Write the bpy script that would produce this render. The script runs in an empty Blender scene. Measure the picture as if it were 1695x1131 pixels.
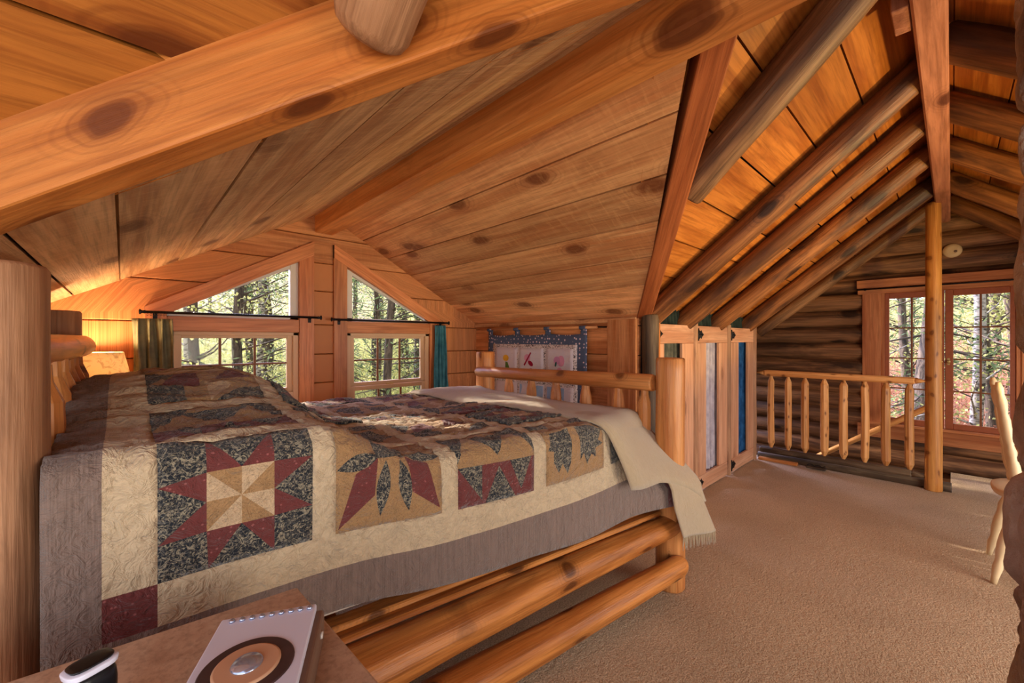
import bpy, bmesh, math, random
from mathutils import Vector, Matrix, noise
R = math.radians
C = bpy.context.scene.collection
S = bpy.context.scene
# ---------------------------------------------------------------- camera
# room axes: +X towards the far log gable, +Y towards the dormer windows, Z up
cam = bpy.data.cameras.new('camera')
cam.sensor_width = 36.0
cam.lens = 685.0 / 1695.0 * 36.0
cam.shift_y = (562.0 - 565.5) / 1695.0
cam.clip_start = 0.02
cam.clip_end = 300
co = bpy.data.objects.new('camera', cam); C.objects.link(co)
co.location = (0, 0, 1.2)
co.rotation_euler = (R(90), 0, math.atan2(.728, .685) - R(90))
S.camera = co
# ---------------------------------------------------------------- exposure, world, sun, daylight, added fill
S.view_settings.view_transform = 'Standard'
S.view_settings.look = 'None'
S.view_settings.gamma = 1
S.view_settings.exposure = 0.42
S.view_settings.use_curve_mapping = False
w = bpy.data.worlds.new('sky'); S.world = w; w.use_nodes = True
bg = w.node_tree.nodes['Background']
bg.inputs[0].default_value = (0.80, 0.88, 1.0, 1)
bg.inputs[1].default_value = 1.25

def lamp(kind, name, loc, power, col, rot=None, to=None, **kw):
    d = bpy.data.lights.new(name, kind); d.energy = power; d.color = col
    for k, v in kw.items(): setattr(d, k, v)
    o = bpy.data.objects.new(name, d); C.objects.link(o); o.location = loc
    if to is not None: o.rotation_euler = (Vector(to) - Vector(loc)).to_track_quat('-Z', 'Y').to_euler()
    return o
# late afternoon sun coming in over the trees through the dormer windows
lamp('SUN', 'sun', (0, 9, 6), 9.0, (1.0, .90, .74), to=(0.7, 0, 2.2), angle=R(1.0))
# added unseen area lamps that fill the room from behind and from the right
lamp('AREA', 'fill_area_behind', (-1.5, -.9, .85), 22, (1.0, .92, .82), to=(1.6, 1.6, 1.5), shape='RECTANGLE', size=2.0, size_y=1.3)
lamp('AREA', 'fill_area_right', (1.9, -2.3, .80), 80, (1.0, .89, .76), to=(2.0, 1.2, 1.75), shape='RECTANGLE', size=2.6, size_y=1.1)
# soft blue skylight falling through the dormer windows
lamp('SUN', 'skylight', (.5, 10, 9), 20.0, (.56, .60, 1.0), to=(0, 2.5, 3.0), angle=R(70))
# assumed unseen spot behind the chimney, added to throw warm light on the rafters
lamp('SPOT', 'assumed_rafter_spot', (2.75, -1.0, .95), 85, (1.0, .70, .22), to=(3.0, .1, 2.4), shadow_soft_size=.05, spot_size=R(115), spot_blend=.25)
lamp('POINT', 'bedside_lamp_light', (-.10, 2.93, 1.05), 15, (1.0, .70, .40), shadow_soft_size=.05)

rnd = random.Random(7)
# ================================================================ materials
MT = {}
class NB:
    def __init__(s, name):
        s.m = bpy.data.materials.new(name); s.m.use_nodes = True
        s.t = s.m.node_tree; s.n = s.t.nodes; s.l = s.t.links
        s.b = s.n['Principled BSDF']; MT[name] = s.m
    def add(s, typ, **kw):
        x = s.n.new(typ)
        for k, v in kw.items(): setattr(x, k, v)
        return x
    def put(s, v, sock):
        if hasattr(v, 'is_output') : s.l.new(v, sock)
        elif isinstance(v, (tuple, list)) and len(v) == 3 and sock.type == 'RGBA': sock.default_value = (*v, 1)
        else: sock.default_value = v
    def gc(s):
        return s.add('ShaderNodeAttribute', attribute_name='gc').outputs['Vector']
    def obj(s): return s.add('ShaderNodeTexCoord').outputs['Object']
    def map(s, v, sc, loc=(0, 0, 0)):
        x = s.add('ShaderNodeMapping'); s.l.new(v, x.inputs[0]); x.inputs['Scale'].default_value = sc; x.inputs['Location'].default_value = loc
        return x.outputs[0]
    def noise(s, v, scale, detail=4, rough=.55, dist=0, out='Fac'):
        x = s.add('ShaderNodeTexNoise'); s.l.new(v, x.inputs['Vector'])
        x.inputs['Scale'].default_value = scale; x.inputs['Detail'].default_value = detail
        x.inputs['Roughness'].default_value = rough; x.inputs['Distortion'].default_value = dist
        return x.outputs[out]
    def vor(s, v, scale, feature='F1', out='Distance', rand=1, dim='3D'):
        x = s.add('ShaderNodeTexVoronoi', feature=feature, voronoi_dimensions=dim); s.l.new(v, x.inputs['Vector'])
        x.inputs['Scale'].default_value = scale; x.inputs['Randomness'].default_value = rand
        return x.outputs[out]
    def math(s, op, a, b=0.0, c=0.0):
        x = s.add('ShaderNodeMath', operation=op)
        s.put(a, x.inputs[0]); s.put(b, x.inputs[1]); s.put(c, x.inputs[2]); return x.outputs[0]
    def ramp(s, v, stops, interp='LINEAR'):
        x = s.add('ShaderNodeValToRGB'); x.color_ramp.interpolation = interp
        while len(x.color_ramp.elements) < len(stops): x.color_ramp.elements.new(.5)
        for e, (p, c) in zip(x.color_ramp.elements, stops):
            e.position = p; e.color = (*c, 1) if len(c) == 3 else c
        s.l.new(v, x.inputs[0]); return x.outputs[0]
    def step(s, v, lo, hi, a=0.0, b=1.0):
        x = s.add('ShaderNodeMapRange'); s.l.new(v, x.inputs[0])
        for i, q in enumerate((lo, hi, a, b)): x.inputs[i+1].default_value = q
        return x.outputs[0]
    def mix(s, f, a, b, mode='MIX'):
        x = s.add('ShaderNodeMix', data_type='RGBA', blend_type=mode)
        s.put(f, x.inputs[0]); s.put(a, x.inputs[6]); s.put(b, x.inputs[7]); return x.outputs[2]
    def bump(s, h, strength=.3, dist=.01):
        x = s.add('ShaderNodeBump'); x.inputs['Strength'].default_value = strength; x.inputs['Distance'].default_value = dist
        s.l.new(h, x.inputs['Height']); s.l.new(x.outputs[0], s.b.inputs['Normal'])
    def base(s, c): s.put(c, s.b.inputs['Base Color'])
    def rough(s, v, spec=.35):
        s.b.inputs['Roughness'].default_value = v; s.b.inputs['Specular IOR Level'].default_value = spec

def srgb(r, g, b):
    f = lambda c: (c/255/12.92) if c/255 <= .04045 else ((c/255+.055)/1.055)**2.4
    return (f(r), f(g), f(b))

def wood(name, light, dark, knot=None, rough=.55, grain=1.0, rings=.35, knots=1.0, bump=.25, saw=0.0, stain=None, var=.25, kscale=1.0, kmin=.46):
    """wood with the grain along gc.z; light/dark are sRGB triples"""
    k = NB(name); g = k.gc()
    L, D = srgb(*light), srgb(*dark)
    K = srgb(*(knot or tuple(int(c*.55) for c in dark)))
    low = k.noise(k.map(g, (4.5, 4.5, .55)), 1.0, 3, .5, .8)
    ring = k.math('PINGPONG', k.math('MULTIPLY', low, 11.0), 1.0)
    fine = k.noise(k.map(g, (95*grain, 95*grain, 3.0)), 1.0, 5, .6, .2)
    mid = k.noise(k.map(g, (16, 16, 1.1)), 1.0, 4, .55, .6)
    col = k.ramp(mid, [(.36, D), (.58, L)])
    col = k.mix(k.math('MULTIPLY', k.step(ring, .55, 1.0), rings), col, tuple(c*.62 for c in D))
    col = k.mix(k.math('MULTIPLY', k.step(fine, .46, .68), .55), col, tuple(c*.55 for c in D))
    bl = k.noise(k.map(g, (7, 7, 1.6)), 1.0, 5, .7, 1.2)
    col = k.mix(k.math('MULTIPLY', k.step(bl, .54, .70), .45), col, tuple(c*.55 for c in D))
    tone = k.noise(k.map(g, (.9, .9, .12)), 1.0, 1, .5)
    col = k.mix(1.0, col, k.ramp(tone, [(.30, (1-var,)*3), (.70, (1+var*.5,)*3)]), 'MULTIPLY')
    if knots:
        wob = k.noise(g, 9, 2, .5, 0, 'Color')
        sp_ = k.add('ShaderNodeSeparateXYZ'); k.l.new(g, sp_.inputs[0]); cb_ = k.add('ShaderNodeCombineXYZ')
        k.l.new(k.math('ADD', sp_.outputs[0], sp_.outputs[1]), cb_.inputs[0]); k.l.new(k.math('MULTIPLY', sp_.outputs[2], .5), cb_.inputs[1])
        gv = k.add('ShaderNodeVectorMath', operation='ADD'); k.l.new(cb_.outputs[0], gv.inputs[0])
        sc = k.add('ShaderNodeVectorMath', operation='SCALE'); k.l.new(wob, sc.inputs[0]); sc.inputs['Scale'].default_value = .03
        k.l.new(sc.outputs[0], gv.inputs[1])
        v = k.vor(gv.outputs[0], 3.6*kscale, dim='2D')
        vr = k.vor(gv.outputs[0], 3.6*kscale, out='Color', dim='2D'); has = k.step(vr, kmin, kmin+.04)
        wav = k.math('MULTIPLY', k.step(k.math('SINE', k.math('MULTIPLY', v, 130)), .1, .9), k.step(v, .30, .12))
        col = k.mix(k.math('MULTIPLY', k.math('MULTIPLY', wav, has), .4*knots), col, K)
        col = k.mix(k.math('MULTIPLY', k.math('MULTIPLY', k.step(v, .20, .09), has), .55*knots), col, K)
        col = k.mix(k.math('MULTIPLY', k.math('MULTIPLY', k.step(v, .115, .085), has), .8*knots), col, tuple(c*.7 for c in K))
    if stain:
        st = k.noise(k.map(g, (5, 5, 1.3)), 1.0, 4, .6, .5)
        col = k.mix(k.step(st, .50, .66), col, srgb(*stain))
    k.base(col); k.rough(rough, .3)
    h = k.math('ADD', k.math('MULTIPLY', fine, .8), k.math('MULTIPLY', mid, .5))
    if saw:
        sw = k.noise(k.map(g, (9, 9, 46)), 1.0, 4, .65, .5)
        h = k.math('ADD', h, k.math('MULTIPLY', sw, saw))
        col2 = k.mix(k.math('MULTIPLY', k.step(sw, .52, .68), .20*min(1, saw)), k.mix(k.math('MULTIPLY', k.step(sw, .46, .34), .15*min(1, saw)), col, tuple(c*.6 for c in D)), tuple(min(1, c*1.25) for c in L))
        k.base(col2)
    k.bump(h, bump, .01)
    return k.m

wood('dormer_board', (240, 182, 126), (212, 142, 90), knot=(120, 58, 26), saw=.8, rings=.22, kscale=.9, knots=.8, var=.36)
wood('sawn_board', (236, 190, 140), (198, 142, 96), knot=(108, 60, 34), saw=1.2, rings=.35, kscale=.8, knots=.8, bump=.4, var=.35)
wood('siding_board', (214, 144, 90), (180, 106, 56), knot=(110, 50, 24), saw=.4, rings=.25, knots=.5)
wood('beam_wood', (226, 152, 86), (200, 118, 54), knot=(104, 48, 18), rings=.25, kscale=.75, bump=.15, rough=.45)
wood('header_wood', (214, 138, 70), (190, 108, 46), knot=(124, 62, 26), rings=.45, kscale=1.05, bump=.15, rough=.45, kmin=.02)
wood('valley_wood', (186, 106, 60), (150, 76, 38), knot=(90, 42, 20), rings=.4, kscale=.9)
wood('roof_board', (200, 124, 54), (160, 88, 34), knot=(104, 48, 16), rings=.2, rough=.4, kscale=.7, bump=.15)
wood('ridge_wood', (192, 128, 100), (150, 90, 66), knot=(96, 46, 30), rings=.3)
wood('dark_log', (156, 112, 76), (100, 66, 42), knot=(40, 22, 14), stain=(70, 46, 34), rings=.3, rough=.45, bump=.5, kscale=1.1)
wood('dark_log_red', (172, 112, 66), (112, 68, 38), knot=(46, 24, 14), stain=(66, 42, 32), rings=.3, rough=.42, bump=.5)
wood('wall_log', (160, 112, 74), (96, 62, 40), knot=(46, 30, 20), stain=(64, 42, 28), rings=.3, rough=.5, bump=.6)
wood('bed_log', (226, 156, 92), (196, 118, 60), knot=(104, 54, 26), rings=.28, rough=.35, bump=.3, kscale=2.3, knots=.8)
wood('rail_log', (214, 138, 70), (164, 92, 38), knot=(78, 36, 14), rings=.4, rough=.35, bump=.35, kscale=2.0, knots=.8, kmin=.4)
wood('baluster_wood', (226, 166, 102), (202, 134, 72), knot=(120, 66, 30), rings=.15, rough=.45, bump=.2, kscale=4.5, knots=.8)
wood('post_wood', (214, 150, 80), (184, 114, 50), knot=(110, 58, 24), rings=.25, rough=.4, bump=.3, kscale=3.6, knots=.7)
wood('closet_wood', (222, 168, 132), (200, 140, 104), knot=(140, 86, 56), rings=.2, rough=.5, bump=.12, knots=.5)
wood('trim_wood', (206, 132, 82), (174, 98, 54), rings=.25, rough=.4, bump=.1, knots=0)
wood('weathered_log', (134, 110, 84), (84, 64, 46), knot=(50, 36, 26), rings=.4, bump=.6, stain=(60, 44, 32))
wood('hewn_post', (200, 150, 112), (160, 110, 76), knot=(104, 56, 30), rings=.4, bump=.4)
wood('dowel_wood', (214, 156, 106), (190, 124, 76), rings=.1, knots=0, bump=.1)
wood('table_wood', (204, 174, 148), (190, 156, 130), rings=.1, knots=0, bump=.08, var=.1)

def plain(name, col, rough=.6, metal=0, spec=.4, bumpn=None, var=0):
    k = NB(name); c = srgb(*col)
    if var:
        n = k.noise(k.obj(), 30, 4); k.base(k.ramp(n, [(.3, tuple(x*(1-var) for x in c)), (.7, tuple(min(1, x*(1+var)) for x in c))]))
    else: k.base(c)
    k.rough(rough, spec); k.b.inputs['Metallic'].default_value = metal
    if bumpn: k.bump(k.noise(k.obj(), bumpn[0], 4), bumpn[1], .01)
    return k.m
plain('black_iron', (28, 26, 28), .45, .6, bumpn=(200, .2))
plain('vinyl_white', (206, 196, 186), .4)
plain('sash_cream', (206, 168, 130), .5)
plain('muntin_brown', (120, 66, 24), .45)
plain('sash_red', (150, 78, 44), .4, var=.12)
plain('brass', (200, 170, 110), .3, 1)
plain('detector_plastic', (218, 186, 140), .5)
plain('chair_paint', (224, 200, 160), .4, bumpn=(60, .1))
plain('silver_plastic', (222, 224, 244), .3, 0)  # blue cast of window light put into the base colour
plain('dark_grille', (70, 50, 50), .5, var=.2)
plain('cone_paper', (206, 160, 126), .6)
plain('dome_metal', (184, 196, 224), .18, .8)
plain('brown_shell', (120, 92, 76), .5)
plain('phone_black', (20, 22, 26), .25)
plain('sheet_white', (226, 214, 200), .8, bumpn=(30, .3))
plain('dark_gap', (26, 18, 14), .9)
plain('subfloor', (110, 74, 46), .8, var=.2)
plain('dust_ruffle', (140, 110, 92), .9)

k = NB('glass'); 
tr = k.add('ShaderNodeBsdfTransparent'); gl = k.add('ShaderNodeBsdfGlossy'); gl.inputs['Roughness'].default_value = .02
mx = k.add('ShaderNodeMixShader'); mx.inputs[0].default_value = .006
k.l.new(tr.outputs[0], mx.inputs[1]); k.l.new(gl.outputs[0], mx.inputs[2])
k.l.new(mx.outputs[0], k.n['Material Output'].inputs[0])

k = NB('carpet'); o_ = k.obj()
n1 = k.noise(o_, 160, 3, .7); n2 = k.noise(o_, 1.6, 3, .5, .4); n3 = k.noise(o_, 45, 3, .6)
c = k.ramp(n1, [(.32, srgb(168, 140, 112)), (.66, srgb(234, 204, 170))])
c = k.mix(1.0, c, k.ramp(n2, [(.35, (.86, .84, .82)), (.65, (1.05, 1.04, 1.02))]), 'MULTIPLY')
c = k.mix(k.math('MULTIPLY', k.step(n3, .55, .75), .22), c, srgb(120, 88, 62))
k.base(c); k.rough(.95, .1); k.bump(k.math('ADD', n1, k.math('MULTIPLY', n3, 1.2)), .9, .012)

def fabric(name, c0, pattern=None, bump=.8, weave=700):
    """quilt fabrics: pattern over uv-like gc coordinates (flat quilt metres)"""
    k = NB(name); g = k.gc(); col = srgb(*c0)
    if pattern == 'paisley':
        d = k.vor(k.map(g, (1, 1, 1)), 95, 'DISTANCE_TO_EDGE'); n = k.noise(g, 75, 3, .6, 2.2)
        col = k.mix(k.step(n, .50, .58), srgb(34, 38, 44), srgb(150, 140, 118))
        col = k.mix(k.step(d, .05, .02), col, srgb(96, 92, 86))
    elif pattern == 'dots':
        d = k.vor(g, 75); col = k.mix(k.step(d, .22, .12), col, tuple(min(1, q*1.9+.03) for q in col))
    elif pattern == 'speck':
        n = k.noise(g, 260, 3, .6, 1.0); col = k.mix(k.step(n, .5, .62), col, tuple(q*.72 for q in col))
    elif pattern == 'swirl':
        n = k.noise(g, 38, 3, .6, 3.0); col = k.mix(k.step(n, .5, .62), col, tuple(q*.88 for q in col))
    elif pattern == 'stripe':
        n = k.noise(k.map(g, (420, 10, 10)), 1, 3, .6, .2); col = k.mix(k.step(n, .4, .65), col, tuple(q*.72 for q in col))
    k.base(col); k.rough(.9, .1)
    k.b.inputs['Sheen Weight'].default_value = .25
    q = k.noise(g, 26, 3, .6, 2.5); q2 = k.vor(g, 34, 'SMOOTH_F1')
    h = k.math('ADD', k.math('MULTIPLY', q, .9), k.math('MULTIPLY', q2, .8))
    h = k.math('ADD', h, k.math('MULTIPLY', k.noise(g, weave, 2), .05))
    k.bump(h, bump, .02); return k.m
fabric('quilt_taupe', (134, 114, 104), 'stripe')
fabric('quilt_cream', (200, 178, 146), 'swirl')
fabric('quilt_navy', (50, 54, 60), 'paisley')
fabric('quilt_red', (108, 54, 52), 'dots')
fabric('quilt_tan', (164, 128, 88), 'speck')
fabric('quilt_pale', (196, 168, 134), 'speck')
k = NB('blanket_wool'); g = k.gc()
n = k.noise(k.map(g, (90, 30, 90)), 1, 4, .7, .8); n2 = k.noise(g, 420, 3, .7)
k.base(k.mix(n, srgb(172, 148, 114), srgb(206, 184, 148))); k.rough(.95, .1); k.b.inputs['Sheen Weight'].default_value = .6
k.bump(k.math('ADD', n, n2), .6, .008)

def cloth(name, c, c2=None, bump=.3, stripes=None):
    k = NB(name); o_ = k.obj(); n = k.noise(o_, 14, 3); f = k.noise(o_, 500, 2)
    a, b = srgb(*c), srgb(*(c2 or tuple(int(q*.8) for q in c)))
    col = k.ramp(n, [(.35, b), (.65, a)])
    col = k.mix(k.math('MULTIPLY', k.step(f, .5, .7), .25), col, tuple(q*.6 for q in a))
    k.base(col); k.rough(.9, .15); k.bump(k.math('ADD', n, f), bump, .004); return k.m
cloth('curtain_olive_lit', (122, 116, 88), (98, 96, 76))  # same cloth as the teal curtain; tint of the light painted into its colour
cloth('curtain_teal', (74, 128, 140), (50, 100, 112))
cloth('closet_grey', (112, 108, 92), (78, 78, 68))
cloth('closet_white', (200, 192, 200), (168, 160, 172))
cloth('closet_blue', (46, 96, 146), (26, 64, 108))
cloth('ruffle_green', (52, 62, 54), (28, 36, 34), .6)
for nm, cc in dict(hang_yellow=(232, 178, 60), hang_green=(96, 124, 58), hang_red=(170, 30, 60), hang_pink=(232, 160, 190),
                   hang_mauve=(212, 150, 190), hang_blue=(160, 186, 222), hang_teal=(40, 92, 90), hang_brown=(90, 60, 50)).items():
    cloth(nm, cc, tuple(int(q*.9) for q in cc), .1)
k = NB('hang_border'); o_ = k.obj(); d = k.vor(k.map(o_, (1, 1, 1)), 34, rand=.6)
k.base(k.mix(k.step(d, .26, .18), srgb(84, 94, 118), srgb(222, 196, 200))); k.rough(.9, .1); k.bump(k.noise(o_, 60, 3), .3, .006)
k = NB('hang_field'); o_ = k.obj(); n = k.noise(o_, 16, 3)
k.base(k.mix(n, srgb(222, 206, 204), srgb(206, 198, 214))); k.rough(.9, .1); k.bump(k.noise(o_, 38, 3, .6, 1.5), .5, .01)
k = NB('hang_sprig'); o_ = k.obj(); n = k.noise(o_, 60, 3, .6, 2.0)
k.base(k.mix(k.step(n, .53, .57), srgb(222, 208, 206), srgb(58, 46, 54))); k.rough(.9, .1)
k = NB('lamp_shade'); o_ = k.obj(); n = k.noise(o_, 26, 4, .6, 1.5)
cc = k.mix(k.step(n, .52, .6), srgb(236, 218, 184), srgb(206, 184, 148)); k.base(cc); k.rough(.8)
tl = k.add('ShaderNodeBsdfTranslucent'); k.l.new(cc, tl.inputs[0]); mx = k.add('ShaderNodeMixShader'); mx.inputs[0].default_value = .16
k.l.new(k.b.outputs[0], mx.inputs[1]); k.l.new(tl.outputs[0], mx.inputs[2]); k.l.new(mx.outputs[0], k.n['Material Output'].inputs[0])
k = NB('chimney_stone'); o_ = k.obj(); n = k.noise(o_, 4, 5, .6, .6); n2 = k.noise(o_, 50, 4)
k.base(k.ramp(n, [(.3, srgb(104, 80, 66)), (.5, srgb(150, 128, 112)), (.7, srgb(186, 168, 152))])); k.rough(.85); k.bump(k.math('ADD', n2, n), .8, .02)
k = NB('bark'); g = k.gc(); n = k.noise(k.map(g, (22, 22, 5)), 1, 5, .65, .8)
k.base(k.ramp(n, [(.32, srgb(40, 32, 28)), (.7, srgb(128, 108, 92))])); k.rough(.9); k.bump(n, .8, .03)
k = NB('bark_pale'); g = k.gc(); n = k.noise(k.map(g, (9, 9, 26)), 1, 5, .65, .8)
k.base(k.ramp(n, [(.4, srgb(70, 60, 54)), (.55, srgb(188, 176, 164))])); k.rough(.9)
def leaf(name, a, b):
    k = NB(name); g = k.gc(); n = k.noise(g, 1.0, 2)
    col = k.ramp(n, [(.35, srgb(*a)), (.65, srgb(*b))]); k.base(col); k.rough(.6, .2)
    tl = k.add('ShaderNodeBsdfTranslucent'); k.l.new(col, tl.inputs[0]); mx = k.add('ShaderNodeMixShader'); mx.inputs[0].default_value = .55
    k.l.new(k.b.outputs[0], mx.inputs[1]); k.l.new(tl.outputs[0], mx.inputs[2]); k.l.new(mx.outputs[0], k.n['Material Output'].inputs[0])
leaf('leaf_spring', (160, 162, 84), (204, 196, 128))
leaf('needle_green', (74, 92, 56), (130, 146, 96))
leaf('brush_russet', (170, 110, 84), (206, 158, 130))
k = NB('forest_floor'); o_ = k.obj(); n = k.noise(o_, .9, 6, .65, .6); n2 = k.noise(o_, 9, 5, .7)
c = k.ramp(n, [(.3, srgb(120, 120, 60)), (.45, srgb(186, 184, 104)), (.6, srgb(150, 122, 92)), (.75, srgb(196, 168, 140))])
k.base(k.mix(k.step(n2, .45, .65), c, srgb(84, 76, 52))); k.rough(.95, .1); k.bump(n2, 1, .1)

# ================================================================ mesh helpers
def tag(o, label=None, cat=None, group=None, kind=None):
    if label: o['label'] = label
    if cat: o['category'] = cat
    if group: o['group'] = group
    if kind: o['kind'] = kind
    return o
def empty(name, loc=(0, 0, 0), label=None, cat=None, group=None, kind=None):
    o = bpy.data.objects.new(name, None); C.objects.link(o); o.location = loc; o.empty_display_size = .05
    return tag(o, label, cat, group, kind)
def basis(d, up=None):
    z = Vector(d).normalized()
    u = Vector(up) if up is not None else (Vector((0, 0, 1)) if abs(z.z) < .9 else Vector((1, 0, 0)))
    x = u.cross(z).normalized(); y = z.cross(x)
    return Matrix((x, y, z)).transposed()   # columns x,y,z
def _chtopo():
    bm = bmesh.new(); pts = []
    for sx in (-1, 1):
        for sy in (-1, 1):
            for sz in (-1, 1):
                for ax in range(3):
                    v = [sx, sy, sz]
                    for q in range(3):
                        if q != ax: v[q] *= .8
                    pts.append((sx, sy, sz, ax)); bm.verts.new(v)
    bm.verts.index_update(); bmesh.ops.convex_hull(bm, input=bm.verts[:]); 
    bmesh.ops.dissolve_limit(bm, angle_limit=.01, verts=bm.verts[:], edges=bm.edges[:])
    f = [[v.index for v in fc.verts] for fc in bm.faces]; bm.free(); return pts, f
CHP, CHF = _chtopo()
class MB:
    def __init__(s): s.v = []; s.f = []; s.g = []; s.m = []; s.sm = []
    def raw(s, verts, faces, gcs, mi=0, smooth=False):
        b = len(s.v); s.v += [Vector(p) for p in verts]; s.g += [tuple(q) for q in gcs]
        for f in faces: s.f.append([i+b for i in f]); s.m.append(mi); s.sm.append(smooth)
    def obox(s, c, half, M=None, bev=.004, mi=0, grain=2, off=None):
        """oriented box; grain = index of local axis along the wood grain"""
        M = M or Matrix.Identity(3); c = Vector(c); bev = min(bev, min(half)*.45)
        off = off or (rnd.uniform(0, 50), rnd.uniform(0, 50), rnd.uniform(0, 50))
        vs, gs = [], []
        for sx, sy, sz, ax in CHP:
            sg = (sx, sy, sz)
            l = Vector([sg[q]*(half[q] - (bev if q != ax else 0)) for q in range(3)])
            vs.append(c + M @ l)
            g = list(l); g[grain], g[2] = g[2], g[grain]
            gs.append((g[0]+off[0], g[1]+off[1], g[2]+off[2]))
        s.raw(vs, CHF, gs, mi)
    def box(s, x0, x1, y0, y1, z0, z1, grain=0, bev=.003, mi=0):
        s.obox(((x0+x1)/2, (y0+y1)/2, (z0+z1)/2), (abs(x1-x0)/2, abs(y1-y0)/2, abs(z1-z0)/2), None, bev, mi, grain)
    def beam(s, p0, p1, wd, ht, bev=.006, mi=0, up=None):
        p0, p1 = Vector(p0), Vector(p1); M = basis(p1-p0, up); 
        s.obox((p0+p1)/2, (wd/2, ht/2, (p1-p0).length/2), M, bev, mi, 2)
    def tube(s, pts, rads, seg=16, mi=0, amp=0.0, sq=None, cap=True, nfreq=3.0, rnds=0, smooth=True, twist=0):
        """tube along points; rnds rounds the ends; sq = (a,b) squash"""
        pts = [Vector(p) for p in pts]; off = Vector((rnd.uniform(0, 90), rnd.uniform(0, 90), rnd.uniform(0, 90)))
        M = basis(pts[-1]-pts[0]); L = 0; vs = []; gs = []; n = len(pts)
        for i, p in enumerate(pts):
            if i: L += (pts[i]-pts[i-1]).length
            if n > 2 and twist == 0:
                d = pts[min(i+1, n-1)] - pts[max(i-1, 0)]
                if d.length > 1e-9:
                    z = d.normalized(); x = (M.col[0] - z*M.col[0].dot(z)).normalized(); Mi = Matrix((x, z.cross(x), z)).transposed()
                else: Mi = M
            else: Mi = M
            for j in range(seg):
                a = 2*math.pi*j/seg; q = Vector((math.cos(a), math.sin(a), 0))
                r = rads[i]
                if amp: r *= 1 + amp*noise.noise(Vector((q.x*1.3, q.y*1.3, L*nfreq)) + off)
                l = q*r
                if sq: l.x *= sq[0]; l.y *= sq[1]
                vs.append(p + Mi @ l); gs.append((l.x+off.x, l.y+off.y, L+off.z))
        fs = [[i*seg+j, i*seg+(j+1) % seg, (i+1)*seg+(j+1) % seg, (i+1)*seg+j] for i in range(n-1) for j in range(seg)]
        s.raw(vs, fs, gs, mi, smooth)
        if cap:
            b = len(s.v) - len(vs)
            s.f.append([b+j for j in range(seg)][::-1]); s.m.append(mi); s.sm.append(False)
            s.f.append([b+(n-1)*seg+j for j in range(seg)]); s.m.append(mi); s.sm.append(False)
    def log(s, p0, p1, r0, r1=None, amp=.06, seg=20, mi=0, e0='cut', e1='cut', bow=0.0, el=.05, tr=.45, sq=None):
        r1 = r0 if r1 is None else r1; p0, p1 = Vector(p0), Vector(p1); L = (p1-p0).length; n = max(6, int(L/.07))
        ts = [i/n for i in range(n+1)]; prof = []
        def endp(kind, r):
            if kind == 'cut': return [(0, .93), (.008/L, 1.0)]
            if kind == 'round': return [(0, .30), (.25*r/L, .62), (.6*r/L, .84), (1.2*r/L, 1.0)]
            if kind == 'soft': return [(0, .70), (.12*r/L, .88), (.4*r/L, 1.0)]
            if kind == 'taper': return [(0, tr), (el*.25/L, tr), (el/L, 1.0)]
        a = endp(e0, r0); b = endp(e1, r1)
        for t, k_ in a: prof.append((t, k_))
        for t in ts:
            if a[-1][0] + .5/n < t < 1 - b[-1][0] - .5/n: prof.append((t, 1))
        for t, k_ in reversed(b): prof.append((1-t, k_))
        bd = Vector((0, 0, 1)) if abs((p1-p0).normalized().z) < .8 else Vector((1, 0, 0))
        ph = rnd.uniform(0, 6)
        pts = [p0.lerp(p1, t) + bd*bow*math.sin(math.pi*t + .4*math.sin(ph)) for t, _ in prof]
        s.tube(pts, [(r0+(r1-r0)*t)*k_ for t, k_ in prof], seg, mi, amp, sq)
    def prism(s, poly, axis, a0, a1, mi=0, grain=None):
        """extrude 2D polygon (list of 2-tuples) along axis 0/1/2 between a0 and a1"""
        def P(u, v, a): return {0: (a, u, v), 1: (u, a, v), 2: (u, v, a)}[axis]
        n = len(poly); off = [rnd.uniform(0, 50) for _ in range(3)]
        vs = [P(u, v, a0) for u, v in poly] + [P(u, v, a1) for u, v in poly]
        gr = Vector(grain if grain else (0, 0, 1)); M = basis(gr).transposed()
        gs = [tuple((M @ Vector(p)) + Vector(off)) for p in vs]
        s.raw(vs, [list(range(n))[::-1], [n+i for i in range(n)]] + [[i, (i+1) % n, n+(i+1) % n, n+i] for i in range(n)], gs, mi)
    def grid(s, nu, nv, fn, gfn=None, mi=0, smooth=True, close=False):
        vs, gs = [], []
        for i in range(nu+1):
            for j in range(nv+1):
                p = fn(i/nu, j/nv); vs.append(p); gs.append(gfn(i/nu, j/nv) if gfn else tuple(p))
        s.raw(vs, [[i*(nv+1)+j, (i+1)*(nv+1)+j, (i+1)*(nv+1)+j+1, i*(nv+1)+j+1] for i in range(nu) for j in range(nv)], gs, mi, smooth)
    def build(s, name, mats, parent=None, loc=None, solid=0.0, **kw):
        me = bpy.data.meshes.new(name); loc = Vector(loc) if loc is not None else Vector((0, 0, 0))
        wl = loc + (parent.location if parent is not None and parent.parent is None else Vector((0, 0, 0)))
        if parent is not None and parent.parent is not None: wl = wl + parent.location + parent.parent.location
        me.from_pydata([p - wl for p in s.v], [], s.f)
        for m in (mats if isinstance(mats, (list, tuple)) else [mats]): me.materials.append(MT[m])
        me.polygons.foreach_set('material_index', s.m); me.polygons.foreach_set('use_smooth', s.sm)
        at = me.attributes.new('gc', 'FLOAT_VECTOR', 'POINT')
        at.data.foreach_set('vector', [c for g in s.g for c in g])
        bm = bmesh.new(); bm.from_mesh(me); bmesh.ops.recalc_face_normals(bm, faces=bm.faces[:]); bm.to_mesh(me); bm.free()
        me.update()
        o = bpy.data.objects.new(name, me); C.objects.link(o); o.location = loc
        if parent is not None: o.parent = parent
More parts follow.
